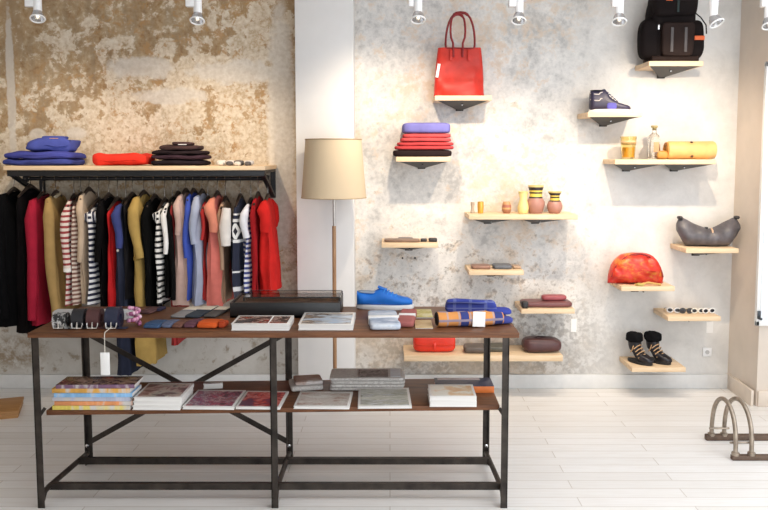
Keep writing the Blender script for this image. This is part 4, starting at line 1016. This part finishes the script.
# string and tag of the navy belt, hanging over the table edge
zz0 = PX(104.5, 352.5, 3.365).z; zz1 = PX(104.5, 375, 3.365).z; X0 = PX(104.8, 352, 3.365).x
loc = t.location
mesh('tag_string', tube(B(), [(0, -r * .9 - .004 + .02, .012), (X0 - loc.x, YT0 - .004 - loc.y, .004), (X0 - loc.x, YT0 - .013 - loc.y, -.006), (X0 - loc.x, 3.365 - loc.y, zz0 - loc.z)], .0018, 6), solid('cream_string', (.70, .65, .56), .9), t)
mesh('price_tag', box(B(), (X0 - loc.x, 3.365 - loc.y, (zz0 + zz1) / 2 - loc.z), (9.2 * mpp((X0, 3.365, .6)), .002, zz0 - zz1), .0005), M_paper, t, label='long white tag below the table edge')
p = on_t(132, 328); 
t = thing('bead_bracelet', 'bundle of pink beads with orange charms, right of the coiled belts', 'bracelet', p + Vector((0, .03, 0)))
rnd = random.Random(3); mb = [solid('pink_bead', (.62, .28, .42), .3), solid('pale_pink_bead', (.75, .52, .60), .3), solid('plum_bead', (.35, .10, .22), .3), solid('orange_bead', (.62, .20, .05), .35)]
for q in range(40):
    a = 2 * math.pi * q / 40 * 2.5; zz = .012 + .072 * (q / 40); rr = .026 * (1 - .3 * (q / 40))
    bm = B(); bmesh.ops.create_uvsphere(bm, u_segments=10, v_segments=7, radius=.0095)
    bmesh.ops.translate(bm, verts=bm.verts[:], vec=(rr * math.cos(a) + rnd.uniform(-.004, .004), rr * math.sin(a), zz))
    mesh('bead', bm, mb[3] if q < 9 and math.cos(a) < .3 else mb[rnd.choice((0, 0, 1, 1, 2))], t)
mesh('bracelet_cord', tube(B(), [(.026 * math.cos(a) * (1 - .3 * q / 40), .026 * math.sin(a) * (1 - .3 * q / 40), .012 + .072 * q / 40) for q, a in [(q, 2 * math.pi * q / 40 * 2.5) for q in range(40)]], .002, 5), mb[2], t)

# row of folded ties and small wallets
for i, (x0, x1, yb, yt_, ybk, m, lab) in enumerate(((143, 161, 329, 325.5, 319.5, cloth('denim_blue', (.045, .085, .17)), 'denim blue folded pocket square, leftmost in the front row'), (161.5, 172, 328.5, 325, 319, cloth('steel_blue', (.11, .13, .20)), 'steel blue folded pocket square beside the denim one'),
        (172.5, 183, 328.5, 325.5, 319, cloth('cocoa', (.16, .075, .055)), 'cocoa brown folded pocket square in the front row'), (184, 196, 328.5, 325, 318, cloth('plum_brown', (.13, .055, .075)), 'plum folded pocket square left of the orange one'),
        (196.5, 218, 329, 324.5, 318.5, cloth('burnt_orange', (.60, .10, .02)), 'burnt orange folded pocket square'), (218.5, 225, 328.5, 323.5, 320, cloth('rust_orange', (.42, .06, .02)), 'small rust rolled cloth at the right end of the front row'))):
    p, w, d, h = flat_at(x0, x1, yb, yt_, ybk, ZT)
    t = thing('pocket_square', lab, 'folded cloth', p, R(-6), 'folded pocket squares in the front row')
    mesh('fold', pillow(B(), w * .96, d, h, .25, .5, .002, i), m, t, 60)
    mesh('top_fold', pillow(B(), w * .9, d * .6, h * .35, .25, .5, .001, i + 3, c=(0, -d * .1, h * .9)), m, t, 60)
for i, (x0, x1, yb, ybk, m, lab) in enumerate(((170, 187, 318.5, 307, cloth('grey_pouch', (.26, .25, .25)), 'grey zip wallet with cream flap, leftmost of three'), (184, 202, 318.5, 306.5, cloth('slate_pouch', (.045, .055, .07)), 'slate zip wallet with cream flap, middle of three'), (203, 218, 318, 307, cloth('charcoal_pouch', (.10, .09, .085)), 'charcoal zip wallet with cream flap, nearest the black case'))):
    p, w, d, h = flat_at(x0, x1, yb, yb - 2.2, ybk, ZT)
    t = thing('zip_wallet', lab, 'wallet', p + Vector((0.01, 0, 0)), R(-9), 'zip wallets with cream flaps')
    mesh('wallet_body', pillow(B(), w * .9, d, .012, .2, .5, .001, i), m, t, 60)
    mesh('cream_flap', box(B(), (0, d * .30, .0125), (w * .86, d * .36, .003), .001), solid('cream_canvas', (.70, .62, .50), .85), t)
    mesh('zip', box(B(), (0, d * .08, .0128), (w * .84, .006, .003)), M_chrome, t)
for i, (x0, x1, yb, ybk, c_, lab) in enumerate(((140, 153, 314.5, 307, (.10, .05, .05), 'maroon folded cloth at the back of the table beside the beads'), (153, 161, 312, 306, (.03, .025, .05), 'dark navy folded cloth at the back of the table'))):
    p, w, d, h = flat_at(x0, x1, yb, yb - 3, ybk, ZT)
    solo('folded_cloth', pillow(B(), w, min(d, .16), .016, .25, .5, .002, i), cloth('back_cloth%d' % i, c_), lab, 'folded cloth', p, R(-12), 'dark folded cloths at the back')

# ------------------------------------------------------------------ lower shelf
p, w, d, h = flat_at(53, 131, 410, 385, 376.5, ZS); d = min(d, .37)
zs = p.z; pf = p.y - d / 2
spec = [((.62, .50, .10), 4.2, 'yellow spined magazine at the bottom of the tall pile'), ((.66, .26, .10), 4.2, 'orange spined magazine second from the bottom of the tall pile'), ((.40, .42, .52), 4.2, 'grey blue spined magazine third from the bottom of the tall pile'),
        ((.22, .42, .66), 4.2, 'sky blue spined magazine in the middle of the tall pile'), ((.62, .33, .07), 4.4, 'amber spined magazine second from the top of the tall pile'), ((.16, .08, .14), 3.8, 'plum magazine with brown photograph on top of the tall pile')]
for i, (c_, hp_, lab) in enumerate(spec):
    h = hp_ * mpp(p); sm = picture('spine%d' % i, [c_, tuple(min(1, x * 1.25) for x in c_), (.62, .58, .55)], 9, .35, (1, 1, .2), i * 3)
    cov = sm if i < 5 else picture('brown_photo', [(.05, .03, .04), (.22, .12, .09), (.36, .24, .17), (.04, .025, .04), (.28, .18, .16)], 8, .25, (1, 1, 1), 4)
    book('magazine', lab, 'magazine', (p.x + (.006 if i % 2 else -.003) + (.008 if i == 5 else 0), pf + d / 2 + .002 * (i % 3), zs), w, d, h - .0004, cov, None, R((0, .6, -.5, .4, -.3, 1.2)[i]), 'magazines in the tall pile', sm, False)
    zs += h
p, w, d, h = flat_at(133, 181, 410.3, 397.5, 383, ZS); d = min(d, .34)
zs = p.z
for i, lab in enumerate(('white paperback at the bottom of the pile of three', 'white paperback in the middle of the pile of three', 'white paperback with a brown pink portrait cover on top of the pile of three')):
    book('paperback', lab, 'book', (p.x + .003 * (i - 1), p.y, zs), w, d, h / 3 - .0004, picture('portrait_photo', [(.10, .04, .04), (.30, .12, .10), (.58, .44, .38), (.50, .46, .38), (.16, .07, .07)], 7, .3, (1, 1, 1), 7), None, R((-.5, .4, 0)[i]), 'white paperbacks in a pile of three')
    zs += h / 3
def mag(x0, x1, yb, yt_, ybk, cols, lab, sc=9, rz=0., seed=1., name='magazine', cat='magazine', group='magazines lying on the lower shelf', z=ZS, stretch=(1, 1, 1)):
    p, w, d, h = flat_at(x0, x1, yb, yt_, ybk, z)
    return book(name, lab, cat, p, w, d, h, picture('print_%g_%g' % (x0, yb), cols, sc, .3, stretch, seed), None, rz, group)
mag(183, 235, 409.8, 406.8, 390, [(.05, .02, .04), (.50, .08, .14), (.10, .06, .14), (.66, .46, .44), (.08, .05, .10), (.40, .10, .12)], 'magazine with a dark pink and purple crowd cover', 14, R(-2), 3)
mag(236, 281, 409.6, 407.2, 391, [(.10, .015, .03), (.55, .03, .025), (.66, .30, .26), (.62, .05, .03), (.14, .04, .08)], 'magazine with a bright red cover behind the middle leg', 9, R(-2), 8)
mag(203, 222, 389, 384, 382.5, [(.05, .03, .05), (.14, .09, .12), (.35, .3, .33)], 'crumpled purple leaflet behind the crowd magazine', 20, R(10), 2, 'leaflet', 'leaflet', None)
# newspapers
NEWS = [(.56, .53, .50), (.62, .60, .57), (.45, .42, .40), (.66, .64, .61)]
p, w, d, h = flat_at(330, 404.5, 391, 378, 368, ZS); d = max(.13, min(d, .2))
zs = p.z
for i, lab in enumerate(('folded newspaper at the bottom of the newspaper pile', 'folded newspaper second in the newspaper pile', 'folded newspaper third in the newspaper pile', 'folded newspaper with a grey photograph on top of the newspaper pile')):
    hh = h / 4
    nm = picture('newsprint%d' % i, NEWS, 26, .9, (1, 3, 1), i)
    t = thing('newspaper', lab, 'newspaper', (p.x + .004 * ((i * 7) % 3 - 1), p.y, zs), R((0, .8, -.7, .3)[i]), 'folded newspapers in the pile')
    mesh('folded_sheets', pillow(B(), w, d, hh - .0004, .12, .3, .001, i), nm, t, 50)
    if i == 3:
        mesh('printed_photo', box(B(), (w * .09, -.01, hh + .0006), (w * .40, d * .75, .0014)), picture('grey_photo', [(.14, .11, .10), (.32, .27, .25), (.20, .16, .15)], 16, .8), t)
        mesh('printed_column', box(B(), (w * .39, .0, hh + .0006), (w * .14, d * .8, .0014)), solid('pale_blue_newsprint', (.60, .62, .66), .9), t)
    zs += hh
mag(294, 350, 409.3, 406.6, 391.5, [(.36, .22, .16), (.60, .56, .52), (.44, .38, .32), (.64, .62, .58)], 'newspaper with a brown headline photograph at the front of the lower shelf', 10, R(-1.5), 4, 'newspaper', 'newspaper', 'newspapers at the front of the lower shelf', stretch=(1, 3, 1))
mag(357, 411, 408.8, 406.3, 388, [(.20, .21, .14), (.56, .58, .62), (.30, .31, .20), (.68, .68, .64), (.42, .44, .36)], 'newspaper with a green and grey landscape photograph', 6, R(1.5), 6, 'newspaper', 'newspaper', 'newspapers at the front of the lower shelf', stretch=(.6, 2.4, 1))
p, w, d, h = flat_at(289, 321, 389.5, 380, 375.5, ZS)
t = thing('newspaper', 'grey newspaper folded over a brown page, left of the newspaper pile', 'newspaper', p, R(12))
d = .15
mesh('folded_sheets', pillow(B(), w, d, h * .55, .15, .5, .002, 4), picture('newsprint7', NEWS, 26, .9, (1, 3, 1), 7), t, 50)
mesh('top_sheets', pillow(B(), w * .86, d * .8, h * .4, .15, .5, .002, 5, c=(.01, 0, h * .55)), picture('brown_newsprint', [(.32, .19, .15), (.40, .28, .23), (.56, .52, .50)], 6, .9), t, 50)
# books at the right end
p, w, d, h = flat_at(429.5, 476.5, 406.7, 396, 384, ZS)
zs = p.z; d = min(d, .20); yf = PZ(453, 406.7, ZS).y
for i, lab in enumerate(('thick white book under the cream covered one at the right end of the lower shelf', 'white book with a cream and orange cover at the right end of the lower shelf')):
    hh = h * (.55, .45)[i]
    book('photo_book', lab, 'book', (p.x, yf + d / 2, zs), w, d, hh - .0004, picture('cream_cover', [(.72, .68, .58), (.76, .72, .64), (.70, .48, .26), (.66, .36, .16)], 5, .3, (1, 1, 1), 11), None, R((0, -.6)[i]), 'white books at the right end')
    zs += hh
pn, w, d, h = flat_at(430, 487, 393, 387, 378, ZS)
yf2 = yf + .205
t = book('photo_book', 'navy book with an orange edge behind the white books', 'book', (PX(463, 390, yf2 + .1).x, yf2 + .075, pn.z), .27, .145, .03, solid('navy_board', (.03, .035, .075), .4), None, 0, None, solid('orange_board', (.62, .16, .03), .5), False)
mesh('cover_strip', box(B(), (-.02, .05, .0306), (.2, .03, .0012)), solid('mauve_strip', (.50, .42, .42), .5), t)

# ------------------------------------------------------------------ bicycle rack and plank
M_galv = solid('weathered_galvanised', (.36, .30, .24), .38, .75, .25, 25, .1)
M_rust = solid('rust_brown_bar', (.13, .085, .06), .6, .3, .3, 20)
yb_, yf_ = 4.25, 3.965
xb0, xf0 = PX(705.5, 436, yb_).x, PX(731.5, 457, yf_).x
br = thing('bicycle_rack', 'metal bicycle rack with two hoops on the floor at the right', 'bicycle rack', ((xb0 + xf0) / 2, (yb_ + yf_) / 2, 0))
bo = br.location
XE = XR - .25
mesh('base_bar', box(B(), ((xb0 + XE) / 2 - bo.x, yb_ - bo.y, .016), (XE - xb0, .035, .031), .004), M_rust, br)
mesh('base_bar', box(B(), ((xf0 + XE) / 2 - bo.x, yf_ - bo.y, .013), (XE - xf0, .035, .025), .004), M_rust, br)
def hoop(xbk, xfr, apex):
    pb_, pf_ = PX(xbk, 432, yb_), PX(xfr, 452, yf_)
    ym = (yb_ + yf_) / 2; zt_ = PX((xbk + xfr) / 2, apex, ym).z
    pts = []
    for i in range(25):
        a = math.pi * i / 24; f = .5 - .5 * math.cos(a)
        y = yb_ + (yf_ - yb_) * f; s_ = math.sin(a) ** .72 if 0 < i < 24 else 0
        pts.append((pb_.x + (pf_.x - pb_.x) * f - bo.x, y - bo.y, .028 + (zt_ - .028) * s_))
    o = mesh('hoop', tube(B(), pts, .0115, 10), M_galv, br)
    for q in (pts[0], pts[-1]):
        mesh('foot_flange', lathe(B(), [(.02, 0), (.02, .014), (.014, .018)], 14, (q[0], q[1], .024)), M_galv, o)
hoop(711.5, 735.5, 399.5); hoop(724, 751.5, 399.5)
for xa, xb2, yy, py in ((711.5, 724, yb_, 427), (735.5, 751.5, yf_, 444)):
    A_, B_ = PX(xa, py, yy), PX(xb2, py, yy)
    mesh('link_rod', tube(B(), [(A_.x - bo.x - .02, yy - bo.y + (-.02 if yy == yb_ else .02), A_.z), (B_.x - bo.x + .02, yy - bo.y + (-.02 if yy == yb_ else .02), B_.z)], .006, 8), M_galv, br)

cp = PZ(19, 418, 0); a_ = R(19)
ux = Vector((-math.cos(a_), -math.sin(a_), 0)); uy = Vector((-math.sin(a_), math.cos(a_), 0))
ctr = cp + ux * .25 + uy * .15
t = thing('wooden_plinth', 'low orange brown wooden plinth at the left edge of the floor', 'plinth', ctr, a_)
mesh('top_board', box(B(), (0, 0, .036), (.5, .3, .016), .002), wood('orange_pine', (.33, .15, .045), (.46, .24, .08), 0, 6, .5), t)
mesh('side_frame', box(B(), (0, 0, .014), (.49, .29, .028), .001), wood('orange_pine', (.33, .15, .045), (.46, .24, .08)), t)

# ------------------------------------------------------------------ track spotlights
YSP = 4.25
M_spotw = solid('spot_white', (.84, .84, .84), .35, 0, .02)
M_refl = solid('silvered_glass', (.55, .55, .56), .22, .85, .1, 40)
M_glow, gnt, gb = _new('lamp_filament'); gb.inputs['Emission Color'].default_value = (1, .86, .66, 1); gb.inputs['Emission Strength'].default_value = 4
track_z = ZC - .03
t0 = box(B(), (.0, YSP, ZC - .015), (4.6, .035, .03), .002)
struct('trim_1', t0, M_spotw)
def spot(px, ybot, boxw, tilt, power, aim, side, lab, ysp=YSP, size=88, box_y=7):
    pb_ = PX(px, ybot - 4, ysp); k = mpp(pb_)
    t = thing('track_spotlight', lab, 'spotlight', (pb_.x, ysp, ZC - .0305), 0, 'track spotlights above the wall')
    z = pb_.z - t.location.z
    zb_ = PX(px, box_y, ysp).z - t.location.z
    mesh('adapter_box', box(B(), (side * 7 * k, 0, zb_ / 2), (boxw * k, .035, -zb_), .003), M_spotw, t)
    mesh('lamp_holder', lathe(B(), [(3.6 * k, z + 8 * k), (4.2 * k, z + 9 * k), (4.2 * k, z + 26 * k), (3.2 * k, z + 27 * k)], 20, (0, -.0, 0)), M_spotw, t)
    M = Matrix.Translation((0, 0, z + 8 * k)) @ Matrix.Rotation(tilt, 4, 'Y') @ Matrix.Rotation(R(-24), 4, 'X')
    rf = mesh('reflector', loft(B(), [[M @ Vector((r * k * math.cos(2 * math.pi * i / 24), r * k * math.sin(2 * math.pi * i / 24), zz * k)) for i in range(24)] for r, zz in ((2.6, 3), (5.2, -2), (7.0, -8), (6.5, -8), (4.8, -2), (2.2, 2.5), (2.6, 3))], cap=False), M_refl, t)
    mesh('rim', tube(B(), [M @ Vector((6.9 * k * math.cos(a), 6.9 * k * math.sin(a), -8 * k)) for a in [2 * math.pi * i / 24 for i in range(25)]], .8 * k, 6), M_spotw, rf)
    mesh('capsule', lathe(B(), [(.9 * k, 0), (1.4 * k, -2 * k), (1.0 * k, -4.5 * k), (.1, -5 * k)][:3] + [(.0005, -5 * k)], 10, M=M), M_glow, rf)
    ld = bpy.data.lights.new('spot_beam', 'SPOT'); lo_ = bpy.data.objects.new('spot_beam', ld); COL.objects.link(lo_)
    ld.energy = power; ld.color = (1, .81, .60); ld.spot_size = R(size); ld.spot_blend = 1.0; ld.shadow_soft_size = .022
    lo_.location = Vector((pb_.x, ysp, t.location.z + z - 6 * k)); 
    lo_.rotation_euler = (Vector(aim) - lo_.location).to_track_quat('-Z', 'Y').to_euler()
P_ = lambda x, y: PX(x, y, YW)
SPOTS = [(38, 24, 9, -.15, 30, P_(50, 190), -1, 'track spotlight at the far left, above the blue trousers'), (198, 26, 9, .0, 40, P_(200, 180), -1, 'track spotlight above the dark folded shirts'),
         (418, 25, 5, .0, 50, P_(385, 165), -1, 'track spotlight left of the red tote bag'), (519, 26, 7, .12, 42, P_(490, 225), -1, 'track spotlight right of the red tote bag'),
         (619, 27, 6, .1, 44, P_(570, 300), -.7, 'track spotlight left of the black rucksack'), (713, 29, 5, -.35, 48, P_(660, 160), .15, 'track spotlight right of the black rucksack'), (768, 31, 9, .0, 20, P_(745, 330), -.5, 'track spotlight cut by the right edge of the photo')]
for s_ in SPOTS: spot(*s_)

# ------------------------------------------------------------------ daylight and added fill
def area(name, loc, rot, sx, sy, power, col):
    d = bpy.data.lights.new(name, 'AREA'); o = bpy.data.objects.new(name, d); COL.objects.link(o)
    d.shape = 'RECTANGLE'; d.size = sx; d.size_y = sy; d.energy = power; d.color = col
    o.location = loc; o.rotation_euler = rot; return o
area('shopfront_daylight', (1.5, YF + .25, 1.35), (R(90), 0, 0), 3.2, 2.2, 88, (.91, .955, 1))
area('side_window_daylight', (XR - .03, 1.1, 1.35), (R(90), 0, R(90)), 4.6, 2.1, 78, (.91, .955, 1))
area('ceiling_fill', (1.7, 2.5, ZC - .02), (0, 0, 0), 2.4, 2.6, 43, (.99, .99, 1))  # unseen overhead panel, added to brighten floor and table
w = bpy.data.worlds.new('sky'); S.world = w; w.use_nodes = True
bg = w.node_tree.nodes['Background']; bg.inputs[0].default_value = (.93, .96, 1, 1); bg.inputs[1].default_value = .5
S.view_settings.view_transform = 'Standard'; S.view_settings.look = 'None'; S.view_settings.gamma = 1; S.view_settings.exposure = 0
S.cycles.use_denoising = True
